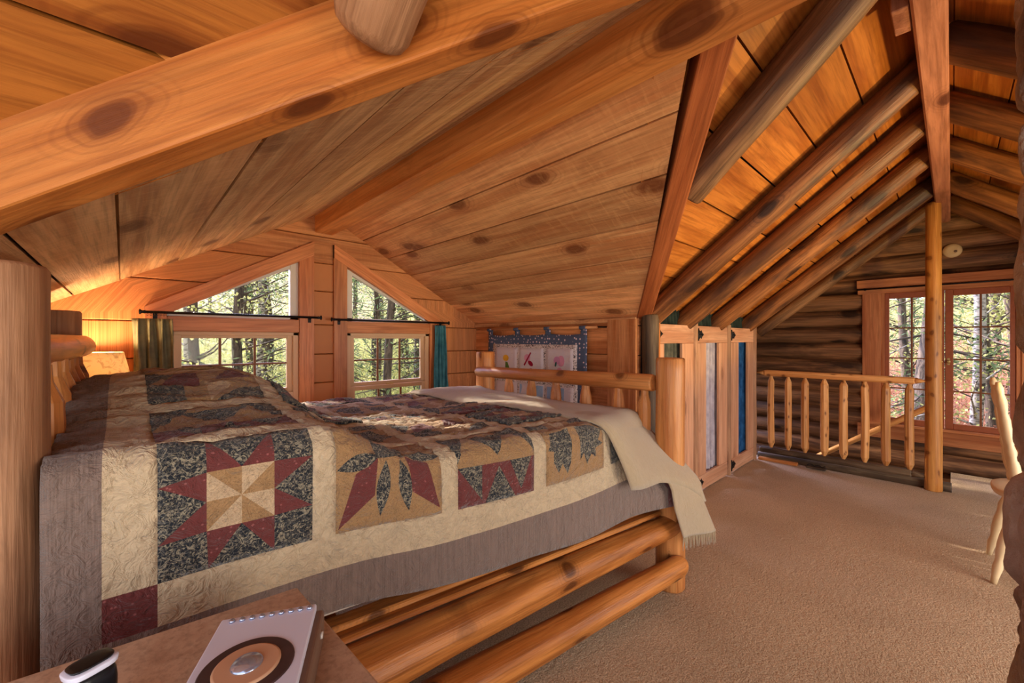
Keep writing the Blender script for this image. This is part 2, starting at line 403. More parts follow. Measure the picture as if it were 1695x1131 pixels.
        if solid:
            md = o.modifiers.new('thickness', 'SOLIDIFY'); md.thickness = solid; md.offset = 0
        return tag(o, **kw)
def copy_tree(o, parent=None):
    c = o.copy(); C.objects.link(c); c.parent = parent
    for ch in list(o.children): copy_tree(ch, c)
    return c

# ================================================================ setting: floor
ZR = 2.50; YR = .05; P = .8           # underside of main roof boards at the ridge, its y, the pitch
DX = 1.06; DZ = 2.11; DP = .55        # dormer ridge x, its z, the pitch
KL, KR, WY, FX = -.345, 2.45, 3.10, 5.50
m = MB()
def fl(x0, x1, y0, y1): m.box(x0, x1, y0, y1, -.05, 0, bev=.012)
m = MB(); m.prism([(-2.2, -3.0), (5.44, -3.0), (5.44, .007), (4.79, .007), (4.79, 1.5), (4.6, 1.5), (4.6, 2.4), (2.55, 2.4), (2.55, 3.2), (-.5, 3.2), (-.5, 2.0), (-2.2, 2.0)], 2, -.03, 0)
m.build('floor', 'carpet', kind='structure')
m = MB(); m.prism([(-2.2, -3.0), (5.6, -3.0), (5.6, -.003), (4.80, -.003), (4.80, 1.45), (4.8, 1.52), (4.6, 1.52), (4.6, 2.45), (2.6, 2.45), (2.6, 3.3), (-.6, 3.3), (-.6, 2.0), (-2.2, 2.0)], 2, -.25, -.031)
m.build('floor_deck', 'subfloor', kind='structure')
m = MB(); m.box(-2.2, 6.2, -3.2, 3.4, -2.6, -2.5); m.build('floor_below', 'subfloor', kind='structure')

# ================================================================ roof / ceiling
def slope(O, A, Cc, N, a0, a1, c_edges, seed, clips, name, mat, th=.03, gap=.004, along_cut=None):
    """boards running along A; clips = list of (point, normal): keep the side the normal points away from"""
    O, A, Cc, N = map(Vector, (O, A, Cc, N)); rr = random.Random(seed); bm = bmesh.new()
    lay = bm.verts.layers.float_vector.new('gc')
    def bx(a_0, a_1, c0, c1, n0, n1, off, mi):
        vs = []
        for a in (a_0, a_1):
            for c in (c0, c1):
                for n in (n0, n1):
                    v = bm.verts.new(O + A*a + Cc*c + N*n); v[lay] = Vector((c+off[0], n+off[1], a+off[2])); vs.append(v)
        for f in ((0, 1, 3, 2), (4, 6, 7, 5), (0, 4, 5, 1), (2, 3, 7, 6), (0, 2, 6, 4), (1, 5, 7, 3)):
            fc = bm.faces.new([vs[i] for i in f]); fc.material_index = mi
    gap = .008
    for i in range(len(c_edges)-1):
        off = [rr.uniform(0, 60) for _ in range(3)]; d = rr.uniform(0, .0035)
        bx(a0, a1, c_edges[i]+gap/2, c_edges[i+1]-gap/2, d, th+d, off, 0)
    bx(a0, a1, c_edges[0], c_edges[-1], th+.004, th+.05, (0, 0, 0), 1)
    for co_, no in clips:
        bmesh.ops.bisect_plane(bm, geom=bm.verts[:]+bm.edges[:]+bm.faces[:], plane_co=co_, plane_no=no, clear_outer=True)
    bmesh.ops.recalc_face_normals(bm, faces=bm.faces[:])
    me = bpy.data.meshes.new(name); bm.to_mesh(me); bm.free()
    me.materials.append(MT[mat]); me.materials.append(MT['dark_gap'])
    o = bpy.data.objects.new(name, me); C.objects.link(o); return tag(o, kind='structure')
cp = math.hypot(1, P); cd = math.hypot(1, DP)
# valley lines (where the boards of dormer and main roof meet)
def vy(z): return YR + (ZR - z)/P
ya, ye = vy(DZ), vy(DZ - DP*(KR-DX))
vdx, vdy = KR-DX, ye-ya
VRn = Vector((-vdy, vdx, 0)).normalized()      # points to +y side of the right valley
VLn = Vector((vdy, vdx, 0)).normalized()
apex = Vector((DX, ya, 0))
edges_main = [0] + [(.286-.05-.182 + .182*i)*cp for i in range(0, 11)]
edges_main = [e for e in edges_main if e == 0 or e > .05]
main_L = dict(O=(0, YR, ZR), A=(1, 0, 0), Cc=(0, 1/cp, -P/cp), N=(0, P/cp, 1/cp))
slope(a0=DX, a1=5.9, c_edges=edges_main, seed=3, clips=[(apex, VRn)], name='ceiling_main_right', mat='roof_board', **main_L)
slope(a0=-2.2, a1=DX, c_edges=edges_main, seed=4, clips=[(apex, VLn)], name='ceiling_main_left', mat='roof_board', **main_L)
slope((0, YR, ZR), (1, 0, 0), (0, -1/cp, -P/cp), (0, -P/cp, 1/cp), -.6, 5.9, [0]+[.07+.228*i for i in range(8)], 5, [], 'ceiling_main_south', 'roof_board')
de = [0, .09] + [.09+.232*i for i in range(1, 7)]; de[-1] = (KR-DX)*cd+.02
slope((DX, 0, DZ), (0, 1, 0), (1/cd, 0, -DP/cd), (DP/cd, 0, 1/cd), .3, WY+.13, de, 6, [(apex-VRn*.09, -VRn)], 'ceiling_dormer_right', 'dormer_board')
dl = [0, .13, .44, .66, .94, 1.22, 1.42, (DX-KL)*cd+.02]
slope((DX, 0, DZ), (0, 1, 0), (-1/cd, 0, -DP/cd), (-DP/cd, 0, 1/cd), .3, WY+.13, dl, 11, [(apex-VLn*.09, -VLn)], 'ceiling_dormer_left', 'sawn_board')

# dormer ridge beam, valley beams, main ridge beam
def beam_obj(name, p0, p1, wd, ht, mat, label, cat='beam', up=None, **kw):
    m = MB(); m.beam(p0, p1, wd, ht, up=up, bev=.008); o = m.build(name, mat, loc=p0); return tag(o, label, cat, **kw)
beam_obj('ridge_beam', (1.06, WY+.02, 2.035), (1.06, .10, 2.035), .13, .15, 'beam_wood', 'square orange timber ridge beam under the dormer ceiling ending above the two windows')
vd = Vector((vdx, vdy, -DP*vdx))
def valley(sgn, name, label, mat, wd, ht, drop, a0):
    # box with a vertical face, running down from near the apex to the eave corner
    e = Vector((DX + sgn*(KR-DX), ye, DZ-DP*(KR-DX))); t0 = Vector((DX + sgn*.05, ya-.036, DZ-.02))
    d = (e-t0); side = Vector((-d.y*sgn, d.x*sgn, 0)).normalized()
    if side.y > 0: side = -side     # towards the room
    m = MB(); M = Matrix((side, Vector((0, 0, 1)), d.normalized())).transposed()
    off = (3.31, 7.13, 1.9+sgn); vs = []; gs = []
    for t in (-.15, 1.0):
        for a in (a0, wd):
            for z in (-drop, ht-drop):
                p = t0 + d*t + side*a + Vector((0, 0, z)); vs.append(p); gs.append((a+off[0], z+off[1], d.length*t+off[2]))
    m.raw(vs, [(0, 1, 3, 2), (4, 6, 7, 5), (0, 4, 5, 1), (2, 3, 7, 6), (0, 2, 6, 4), (1, 5, 7, 3)], gs)
    o = m.build(name, mat, loc=t0); md = o.modifiers.new('b', 'BEVEL'); md.width = .006; md.segments = 2
    return tag(o, label, 'beam')
valley(1, 'valley_beam', 'brown sloping valley timber between the dormer ceiling and the log rafters', 'valley_wood', .155, .24, .03, .065)
valley(-1, 'valley_beam', 'wide orange knotty valley timber crossing the top left above the bed head', 'header_wood', .15, .26, .05, .070)
beam_obj('roof_ridge_beam', (-2.0, YR, 2.385), (FX-.02, YR, 2.385), .085, .23, 'ridge_wood', 'long reddish ridge beam running to the log gable above the railing post', up=(0, 0, 1))
m = MB(); m.box(1.86, 2.02, .095, .14, 2.285, 2.5, grain=2); tag(m.build('wood_cleat', 'ridge_wood', loc=(1.94, .12, 2.4)), 'short reddish board end hanging beside the ridge beam at the top edge', 'board')

# log rafters
RC = 2.41
def rafter(x, y1, sgn, label, mat='dark_log', r=.066, y0=.02, hewn='cut', dz=0, skew=0, group='log rafters'):
    m = MB()
    p0 = Vector((x, YR + sgn*y0, RC - P*y0 + dz)); p1 = Vector((x+skew+rnd.uniform(-.015, .015), YR + sgn*y1, RC - P*y1 + dz))
    m.log(p0, p1, r*.92, r*1.05, amp=.10, seg=22, e1=hewn, bow=rnd.uniform(-.008, .008))
    return tag(m.build('log_rafter', mat, loc=p0), label, 'rafter', group)
rafter(.35, .735, 1, 'short log rafter stub hanging over the orange valley timber at the top', 'hewn_post', r=.072, y0=.05, dz=-.03, hewn='soft')
rafter(1.64, .73, 1, 'grey brown log rafter nearest the sloping valley timber', 'dark_log', r=.073, skew=.13)
xs = [2.55, 3.10, 3.72, 4.48, 5.15]
lb = ['dark log rafter coming down behind the foot of the valley timber', 'log rafter landing over the first gap between closet doors',
      'log rafter landing between the pale curtained and the blue curtained closet doors', 'log rafter landing at the railing end of the closets', 'thin dark log rafter closest to the far log wall']
for x, l, mt in zip(xs, lb, ['dark_log_red', 'dark_log_red', 'dark_log_red', 'dark_log_red', 'dark_log']):
    rafter(x, 1.42, 1, l, mt, r=.07 if x < 5 else .055)
lb = ['right-hand slope log rafter at the very top beside the ridge beam', 'right-hand slope log rafter second down from the top', 'right-hand slope log rafter third down from the top',
      'right-hand slope log rafter fourth down from the top', 'right-hand slope log rafter lowest, against the far log gable']
for x, l in zip([2.38, 3.04, 3.72, 4.48, 5.2], lb):
    rafter(x, 1.5, -1, l, 'dark_log_red', r=.07)

# ================================================================ dormer window wall
def poly_mesh(polys, y0, y1): pass
zs = [0, .27, .48, .69, .89, 1.095, 1.305, 1.545, 1.747, 1.937, 2.15]
m = MB()
for i in range(len(zs)-1):
    a, b = zs[i]+.002, zs[i+1]-.002
    m.obox(((KL+KR)/2, WY+.03, (a+b)/2), ((KR-KL)/2+.02, .03, (b-a)/2), None, .005, 0, 0)
wo = m.build('wall_window', ['siding_board', 'dark_gap'], kind='structure')
def holes(o, polys, axis, a0, a1, clips=()):
    for pl in polys:
        c = MB(); c.prism(pl, axis, a0, a1); co_ = c.build('cut', 'siding_board')
        md = o.modifiers.new('h', 'BOOLEAN'); md.operation = 'DIFFERENCE'; md.solver = 'EXACT'; md.object = co_
        dg = bpy.context.evaluated_depsgraph_get(); me = bpy.data.meshes.new_from_object(o.evaluated_get(dg))
        o.modifiers.clear(); o.data = me; bpy.data.objects.remove(co_)
    if clips:
        bm = bmesh.new(); bm.from_mesh(o.data)
        for c, n in clips: bmesh.ops.bisect_plane(bm, geom=bm.verts[:]+bm.edges[:]+bm.faces[:], plane_co=c, plane_no=n, clear_outer=True)
        bm.to_mesh(o.data); bm.free()
LW = [(.185, .46), (.888, .46), (.888, 1.735), (.185, 1.375)]
RW = [(1.216, .46), (1.905, .46), (1.905, 1.405), (1.216, 1.735)]
RW = [(1.216, .46), (1.93, .46), (1.93, 1.37), (1.216, 1.735)]
holes(wo, [LW, RW], 1, WY-.2, WY+.3, [((DX, 0, DZ+.01), (DP, 0, 1)), ((DX, 0, DZ+.01), (-DP, 0, 1))])
def slope_top(x): return DZ - DP*abs(x-DX)
# outer sheathing so that no light leaks
m = MB(); m.prism([(KL-.1, -.3), (.15, -.3), (.15, 1.45), (.15, 1.6), (KL-.1, 1.35)], 1, WY+.065, WY+.12)
m.prism([(.92, -.3), (1.18, -.3), (1.18, 2.04), (.92, 2.04)], 1, WY+.065, WY+.12)
m.prism([(1.97, -.3), (KR+.1, -.3), (KR+.1, 1.31), (1.97, 1.58)], 1, WY+.065, WY+.12)
m.prism([(.15, -.3), (1.97, -.3), (1.97, .44), (.15, .44)], 1, WY+.065, WY+.12)
m.prism([(.15, 1.39), (.92, 1.78), (.92, 2.0), (.15, 1.58)], 1, WY+.065, WY+.12)
m.prism([(1.18, 1.78), (1.97, 1.38), (1.97, 1.58), (1.18, 2.0)], 1, WY+.065, WY+.12)
m.build('wall_sheathing', 'dark_gap', kind='structure')

def dormer_window(nm, mir, inner, outer):
    """inner/outer x of the opening; mir=+1 for the left window whose apex is on the right"""
    w = empty(nm, (0, 0, 0), kind='structure')
    s = 1 if inner > outer else -1        # direction from outer to inner
    ct = .095
    c = MB()
    y0, y1 = WY-.022, WY+.002
    c.prism([(inner, .40), (inner+s*ct, .40), (inner+s*ct, 1.888), (inner, 1.84)][::1], 1, y0, y1, grain=(0, 0, 1))
    c.prism([(outer-s*ct, .40), (outer, .40), (outer, 1.43), (outer-s*ct, 1.384)], 1, y0, y1, grain=(0, 0, 1))
    sl = (1.89-1.384)/abs((inner+s*ct)-(outer-s*ct))
    ic = MB()
    # sloped casing board
    ox, oz = outer-s*ct, 1.384; tx, tz = inner+s*ct, 1.89
    ic.prism([(ox, oz-.03), (ox+s*.11, oz-.03), (tx, tz-.098), (tx, tz), (ox, oz)], 1, y0-.004, y1, grain=(s*1, 0, sl))
    c.build('casing', 'trim_wood', w); ic.build('sloped_casing', 'trim_wood', w)
    h = MB(); h.box(min(outer, inner), max(outer, inner), y0+.004, y1+.05, 1.248, 1.335, grain=0); h.build('header', 'trim_wood', w)
    # upper fixed window frame: triangle
    f = MB(); yy0, yy1 = WY+.012, WY+.055
    zt_in = 1.735; zt_out = 1.375
    f.prism([(inner-s*.05, 1.335), (inner, 1.335), (inner, zt_in+.02), (inner-s*.05, zt_in+.01)], 1, yy0, yy1)
    f.prism([(outer, 1.335), (inner, 1.335), (inner, 1.360), (outer, 1.360)], 1, yy0, yy1)
    f.prism([(outer, zt_out-.02), (inner, zt_in-.025), (inner, zt_in+.02), (outer, zt_out+.02)], 1, yy0+.004, yy1)
    f.build('upper_sash', 'vinyl_white', w)
    g = MB(); g.prism([(outer+s*.02, 1.35), (inner-s*.03, 1.35), (inner-s*.03, zt_in-.02), (outer+s*.02, zt_out-.01)], 1, WY+.034, WY+.038); g.build('pane', 'glass', w)
    # lower double-hung window
    xo, xi = min(outer, inner), max(outer, inner)
    f = MB()
    f.box(xo, xo+.035, WY, WY+.06, .46, 1.248, 2); f.box(xi-.035, xi, WY, WY+.06, .46, 1.248, 2)
    f.box(xo, xi, WY, WY+.06, 1.225, 1.248, 0); f.box(xo, xi, WY, WY+.06, .46, .49, 0)
    f.build('jamb', 'sash_cream', w)
    for zb, zt, yy, nmz in ((.835, 1.227, WY+.022, 'upper'), (.488, .842, WY+.004, 'lower')):
        f = MB(); a, b = xo+.033, xi-.033
        f.box(a, a+.036, yy, yy+.022, zb, zt, 2); f.box(b-.036, b, yy, yy+.022, zb, zt, 2)
        f.box(a+.034, b-.034, yy, yy+.022, zb, zb+.036, 0); 
        f.box(a+.034, b-.034, yy, yy+.022, zt-(.02 if nmz == 'upper' else .034), zt, 0)
        fo = f.build('sash', 'sash_cream' if nmz == 'upper' else 'sash_cream', w)
        g = MB(); g.box(a+.03, b-.03, yy+.009, yy+.012, zb+.03, zt-.015); g.build('pane', 'glass', fo)
        q = MB(); iw = (b-a-.072)
        for i in (1, 2): q.box(a+.036+iw*i/3-.007, a+.036+iw*i/3+.007, yy+.003, yy+.019, zb+.034, zt-.016, 2)
        zm = (zb+.036+zt-.02)/2; q.box(a+.034, b-.034, yy+.005, yy+.017, zm-.006, zm+.006, 0)
        q.build('muntin', 'muntin_brown', fo)
    l = MB(); l.box((xo+xi)/2-.03, (xo+xi)/2+.03, WY+.004, WY+.03, .842, .852); l.build('sash_lock', 'brass', w)
    return w
dormer_window('window_1', 1, .888, .185)
dormer_window('window_2', -1, 1.216, 1.93)

# knee walls
def plank_wall(name, x, y0, y1, zl, thick, mat, nrm):
    m = MB()
    for i in range(len(zl)-1):
        a, b = zl[i]+.002, zl[i+1]-.002
        m.obox((x+nrm*thick/2, (y0+y1)/2, (a+b)/2), (thick/2, (y1-y0)/2, (b-a)/2), None, .004, 0, 1)
    m.box(x+nrm*(thick+.001), x+nrm*(thick+.03), y0, y1, -.2, zl[-1]-.001, mi=1)
    return m.build(name, [mat, 'dark_gap'], kind='structure')
plank_wall('wall_right', KR, 1.40, WY+.05, [0, .27, .48, .69, .89, 1.095, 1.29, 1.37], .03, 'siding_board', 1)
plank_wall('wall_left', KL, 1.36, WY+.05, [0, .27, .48, .69, .89, 1.095, 1.29, 1.37], .03, 'siding_board', -1)
plank_wall('wall_left_back', -2.2, -3.0, 2.0, [0, .3, .55, .8], .03, 'siding_board', -1)
m = MB(); m.box(-2.2, KL-.03, 1.40, 1.43, 0, 1.42, 0); m.build('wall_left_return', 'siding_board', kind='structure')
# trims
m = MB(); m.box(KR-.022, KR+.002, 1.405, 1.625, 0, 1.335, 2); m.build('trim_1', 'siding_board', kind='structure')
m = MB(); m.box(KR-.02, KR+.0, 1.41, WY, 1.315, 1.345, 1); m.build('trim_2', 'dormer_board', kind='structure')
m = MB(); m.log((KR+.05, 1.345, 0), (KR+.05, 1.345, 1.36), .052, .052, amp=.12, seg=14, sq=(1, 1.1))
tag(m.build('log_post', 'weathered_log', loc=(KR+.05, 1.345, 0)), 'grey weathered log post between the wall hanging and the first closet door', 'post')
m = MB(); m.box(2.522, 2.552, 1.30, 1.345, 0, 1.31, 2); m.build('trim_3', 'beam_wood', kind='structure')

# ================================================================ curtain rods and curtains on the dormer wall
def rod(name, x0, x1, y, z, label):
    r = empty(name, (x0, y, z), label, 'curtain rod')
    m = MB(); m.tube([(x0+.02, y, z), (x1-.02, y, z)], [.0075]*2, 12); m.build('rod', 'black_iron', r)
    for x, s in ((x0, -1), (x1, 1)):
        m = MB(); m.tube([(x-s*.03, y, z), (x-s*.02, y, z), (x-s*.01, y, z), (x, y, z), (x+s*.004, y, z)], [.006, .010, .007, .017, .010], 14); m.build('finial', 'black_iron', r)
        m = MB(); m.tube([(x-s*.065, y, z-.004), (x-s*.065, WY-.022, z-.012)], [.004]*2, 8); m.box(x-s*.065-.01, x-s*.065+.01, WY-.027, WY-.02, z-.035, z+.01); m.build('bracket', 'black_iron', r)
    return r
r1 = rod('curtain_rod', .068, 1.017, WY-.06, 1.352, 'black iron curtain rod with flared ends across the left dormer window')
r2 = rod('curtain_rod', 1.089, 2.095, WY-.06, 1.343, 'black iron curtain rod with flared ends across the right dormer window')
def rings(par, xs, y, z):
    for x in xs:
        m = MB(); n = 16; m.tube([(x+.004*math.sin(i*.8), y+.013*math.cos(i*2*math.pi/n), z-.007+.013*math.sin(i*2*math.pi/n)) for i in range(n+1)], [.0016]*(n+1), 6, cap=False, twist=1); m.build('ring', 'black_iron', par)
rings(r1, [.10+.014*i for i in range(7)], WY-.06, 1.352)
rings(r2, [1.97+.013*i for i in range(7)], WY-.06, 1.343)
def curtain(name, mat, x0t, x1t, x0b, x1b, y, zt, zb, folds, depth, label, axis=0, cat='curtain', nu=70, flat=0, seed=1, group=None):
    m = MB(); rr = random.Random(seed); ph = rr.uniform(0, 6)
    def fn(u, v):
        z = zt + (zb-zt)*v; a = x0t+(x1t-x0t)*u; b = x0b+(x1b-x0b)*u; x = a+(b-a)*v
        uu = u + .04*math.sin(v*3+u*7+ph)*v
        d = depth*(math.sin(uu*folds*2*math.pi+ph) + .35*math.sin(uu*folds*4.7*math.pi+ph*2+v*2))*(.75+.25*v)
        x += .004*math.sin(v*9+u*20)
        return (x, y+d, z) if axis == 0 else (y+d, x, z)
    m.grid(nu, 30, fn)
    return tag(m.build(name, mat, loc=((x0t+x1t)/2, y, zt) if axis == 0 else (y, (x0t+x1t)/2, zt), solid=.003), label, cat, group)
curtain('window_curtain', 'curtain_olive_lit', .035, .20, .06, .235, WY-.085, 1.315, .55, 3.5, .017, 'gathered curtain with an olive grey light tint put into its colour, pulled to the left of the left dormer window', seed=3)
curtain('window_curtain', 'curtain_teal', 1.955, 2.06, 1.94, 2.10, WY-.065, 1.32, .55, 4, .015, 'teal gathered curtain pulled to the right of the right dormer window', seed=4)

# ================================================================ quilted wall hanging on the right knee wall
hx = KR-.035
rd = empty('hanging_rod', (hx, 2.3, 1.29), 'thin light wooden dowel holding the appliqued wall hanging', 'rod')
m = MB(); m.tube([(hx, 1.70, 1.285), (hx, 2.99, 1.292)], [.010, .010], 14); m.build('dowel', 'dowel_wood', rd)
m = MB(); m.tube([(hx, 1.69, 1.285), (hx+.01, 1.66, 1.285), (KR, 1.645, 1.285)], [.004]*3, 8); m.build('hook', 'black_iron', rd)
wh = empty('wall_hanging', (hx, 2.34, .9), 'quilted wall hanging with dark blue dotted border and small figures, behind the footboard', 'wall hanging')
HY0, HY1, HZ0, HZ1 = 1.79, 2.885, .52, 1.245
def hw(y, z): return hx+.006+.004*math.sin(y*14+z*3)+.003*math.sin(z*17)
def hpatch(par, name, mat, y0, y1, z0, z1, lift=0, sag=0, nu=24, nv=16):
    m = MB()
    def fn(u, v):
        y = y0+(y1-y0)*u; z = z0+(z1-z0)*v
        if sag: z -= sag*v*abs(math.sin((y-HY0)/(HY1-HY0)*3*math.pi))
        return (hw(y, z)-lift, y, z)
    m.grid(nu, nv, fn); return m.build(name, mat, par, solid=.003)
hpatch(wh, 'backing', 'hang_border', HY0, HY1, HZ0, HZ1, 0, .012, 48, 20)
iy0, iy1, iz0, iz1 = HY0+.083, HY1-.075, HZ0+.09, HZ1-.085
fd = hpatch(wh, 'field', 'hang_sprig', iy0, iy1, iz0, iz1, .003)
for i in range(4):
    y = HY0+.03+(HY1-HY0-.06)*i/3
    m = MB()
    m.grid(4, 14, lambda u, v: (hx + .013*math.sin(v*2*math.pi)*1.0, y-.028+.056*u, 1.285 + (.013*math.cos(v*2*math.pi) if .25 < v < .75 or True else 0)))
    m.grid(4, 4, lambda u, v: (hx+.008, y-.028+.056*u, 1.235+.045*v)); m.build('hanging_tab', 'hang_border', wh, solid=.003)
def flat(par, name, mat, pts, lift):
    m = MB(); c = (sum(p[0] for p in pts)/len(pts), sum(p[1] for p in pts)/len(pts))
    vs = [(hw(y, z)-lift, y, z) for y, z in pts]; b = [(x+.0025, y, z) for x, y, z in vs]; n = len(vs)
    m.raw(vs+b, [list(range(n)), [n+i for i in range(n)][::-1]]+[[i, (i+1) % n, n+(i+1) % n, n+i] for i in range(n)], vs+b)
    return m.build(name, mat, par)
def ell(cy, cz, a, b, rot=0, n=14): return [(cy + a*math.cos(t)*math.cos(rot) - b*math.sin(t)*math.sin(rot), cz + a*math.cos(t)*math.sin(rot) + b*math.sin(t)*math.cos(rot)) for t in [2*math.pi*i/n for i in range(n)]]
bw = (iy1-iy0-.05)/3
for r in range(2):
    for c in range(3):
        cy0 = iy1-.02-bw*(c+1)-.004*c; cz1 = iz1-.03-(.29*r); yc = cy0+bw/2
        hpatch(wh, 'block', 'hang_field', cy0+.012, cy0+bw-.012, cz1-.26, cz1, .006, nu=8, nv=8)
        zc = cz1-.09
        if (r, c) == (0, 0):
            flat(wh, 'applique_bonnet', 'hang_yellow', ell(yc, zc, .034, .028), .010); flat(wh, 'applique_dress', 'hang_green', [(yc+.005, zc-.03), (yc-.02, zc-.035), (yc-.07, zc-.15), (yc+.015, zc-.15)], .009)
        elif (r, c) == (0, 1):
            flat(wh, 'applique_hat', 'hang_pink', ell(yc+.035, zc+.01, .035, .03), .009); flat(wh, 'applique_brim', 'hang_red', [(yc+.075, zc-.05), (yc+.062, zc-.055), (yc-.012, zc+.05), (yc-.002, zc+.056)][::-1], .0115)
            flat(wh, 'applique_bow', 'hang_red', ell(yc-.005, zc-.035, .03, .018, .6), .0115); flat(wh, 'applique_skirt', 'hang_red', ell(yc-.015, zc-.10, .036, .024, .3), .0115)
        elif (r, c) == (0, 2):
            flat(wh, 'applique_bonnet', 'hang_pink', ell(yc-.02, zc-.005, .036, .042), .010); flat(wh, 'applique_crown', 'hang_mauve', ell(yc+.02, zc, .034, .03), .0115)
            flat(wh, 'applique_skirt', 'hang_pink', ell(yc-.005, zc-.09, .032, .036), .009); flat(wh, 'applique_ribbon', 'hang_teal', ell(yc+.03, zc-.03, .008, .02, .3), .013)
        elif (r, c) == (1, 1):
            flat(wh, 'applique_panel', 'hang_blue', [(cy0+.02, cz1-.25), (cy0+bw-.02, cz1-.25), (cy0+bw-.02, cz1-.01), (cy0+.02, cz1-.01)][::-1], .009)
        elif (r, c) == (1, 2):
            flat(wh, 'applique_panel', 'hang_blue', [(cy0+.10, cz1-.25), (cy0+bw-.02, cz1-.25), (cy0+bw-.02, cz1-.01), (cy0+.10, cz1-.01)][::-1], .009)
            flat(wh, 'applique_hat', 'hang_teal', [(yc+.02, cz1-.03), (yc+.04, cz1-.1), (yc-.03, cz1-.08)], .012); flat(wh, 'applique_dress', 'hang_yellow', [(yc+.02, cz1-.1), (yc+.03, cz1-.17), (yc-.06, cz1-.17), (yc-.01, cz1-.1)], .012)
        else:
            flat(wh, 'applique_figure', 'hang_brown', ell(yc, zc-.03, .012, .02), .010)

# ================================================================ closets along the main eave
CY = 1.36
def closet_door(xs_, label, cmat, clabel, seed):
    x0, xa, xb, x1 = xs_
    d = empty('closet_door', (x0, CY, 0), label, 'closet door', 'closet doors under the log rafters')
    zt, z1, z2, zb = 1.305, 1.172, .13, .012
    m = MB(); m.box(x0, x1, CY-.012, CY+.012, z1, zt, 0, .003); m.build('top_rail', 'closet_wood', d)
    m = MB(); m.box(x0, x1, CY-.012, CY+.012, zb, z2, 0, .003); m.build('bottom_rail', 'closet_wood', d)
    for a, b in ((x0, xa), (xb, x1)):
        m = MB(); m.box(a, b, CY-.012, CY+.012, z2+.001, z1-.001, 2, .003); m.build('stile', 'closet_wood', d)
    for z in (1.238, .075):
        h = MB(); y = CY-.015
        h.box(x0-.03, x0-.008, y-.004, y+.004, z-.045, z+.045, mi=0)
        h.tube([(x0-.006, y-.002, z-.048), (x0-.006, y-.002, z+.048)], [.006]*2, 10)
        h.prism([(x0, z-.042), (x0+.025, z-.030), (x0+.045, z-.022), (x0+.055, z-.034), (x0+.066, z-.018), (x0+.10, z), (x0+.066, z+.018), (x0+.055, z+.034), (x0+.045, z+.022), (x0+.025, z+.030), (x0, z+.042)], 1, y-.002, y+.002)
        for q in (.015, .04, .066): h.tube([(x0+q, y-.002, z), (x0+q, y-.006, z)], [.005, .003], 8)
        h.build('hinge', 'black_iron', d)
    c = curtain('closet_curtain', cmat, xa+.03, xb+(.13 if cmat != 'closet_blue' else .08), xa+.03, xb+(.11 if cmat != 'closet_blue' else .05), CY+.045, 1.29, .03, 6.5, .022, clabel, nu=90, seed=seed, group='closet curtains')
    # dark gathered heading above the door, between the rafters
    rr = random.Random(seed); m = MB()
    m.grid(90, 8, lambda u, v: (x0-.02+(x1-x0+.04)*u, CY+.05+.016*math.sin(u*70+2*math.sin(u*9))+.012*v, 1.285+.15*v+.006*math.sin(u*160)*v))
    m.build('heading', 'ruffle_green', c, solid=.002)
closet_door((2.575, 2.70, 2.98, 3.17), 'pale pink wood closet door behind the footboard post, dark grey curtain inside', 'closet_grey', 'dark grey green pleated curtain inside the closet door behind the bed post', 2)
closet_door((3.25, 3.405, 3.68, 3.86), 'middle pale pink wood closet door with light striped curtain inside', 'closet_white', 'light lilac white pleated curtain inside the middle closet door', 5)
closet_door((3.955, 4.14, 4.40, 4.56), 'pale wood closet door with bright blue curtain, next to the railing', 'closet_blue', 'bright blue pleated curtain inside the closet door next to the railing', 9)
for x, l in ((3.21, 'rough log post between the first and middle closet doors'), (3.908, 'rough log post between the middle and blue curtained closet doors'), (4.605, 'rough log post at the railing end of the closets')):
    m = MB(); m.log((x, CY+.005, 0), (x, CY+.005, 1.33), .03, .03, amp=.12, seg=14, sq=(1, 1)); tag(m.build('closet_post', 'hewn_post', loc=(x, CY, 0)), l, 'post', 'closet posts')
m = MB(); m.box(2.5, 4.7, 2.35, 2.4, 0, 1.0, 0); m.box(4.62, 4.66, 1.40, 2.4, 0, 1.4, 1); m.build('wall_closet', 'dark_gap', kind='structure')

# ================================================================ far log wall with casement window
m = MB(); ph = .172; z = -2.5; i = 0
def yspan(z):      # inside of the gable
    h = max(0.0, (ZR + .03 - z))/P
    return (YR - h, YR + h)
z = -2.45
while z < 2.55:
    zc = z+ph/2; y0, y1 = yspan(zc-.05); y0 = max(y0, -2.6); y1 = min(y1, 2.6); r = ph/2+.012
    x = FX+r-.012+rnd.uniform(-.008, .008)
    segs = [(y0, y1)]
    if .34 < zc < 1.72: segs = [(y0, -.55), (.60, y1)]
    for a, b in segs:
        if b-a > .05: m.log((x, a, zc), (x, b, zc+rnd.uniform(-.006, .006)), r*rnd.uniform(.95, 1.05), r*rnd.uniform(.95, 1.05), amp=.07, seg=20)
    z += ph
m.box(FX+.10, FX+.14, -2.6, -.55, -2.5, 1.1, mi=1); m.box(FX+.10, FX+.14, .60, 2.6, -2.5, 1.1, mi=1); m.box(FX+.10, FX+.14, -.55, .60, -2.5, .36, mi=1)
m.prism([(-1.3, 1.1), (-.55, 1.1), (-.55, 1.72), (.6, 1.72), (.6, 1.1), (1.4, 1.1), (1.4, 1.45), (.05, 2.5), (-1.3, 1.45)], 0, FX+.10, FX+.14, mi=1)
m.build('wall_far', ['wall_log', 'dark_gap'], kind='structure')
m = MB()
for i in range(14):
    m.log((3.9, 2.45, -2.4+i*.172), (5.6, 2.45, -2.4+i*.172), .095, amp=.06, seg=14)
for i in range(14):
    m.log((2.0, -2.75, -2.4+i*.172), (5.6, -2.75, -2.4+i*.172), .095, amp=.06, seg=14) if i < 14 else None
m.build('wall_side_logs', 'wall_log', kind='structure')

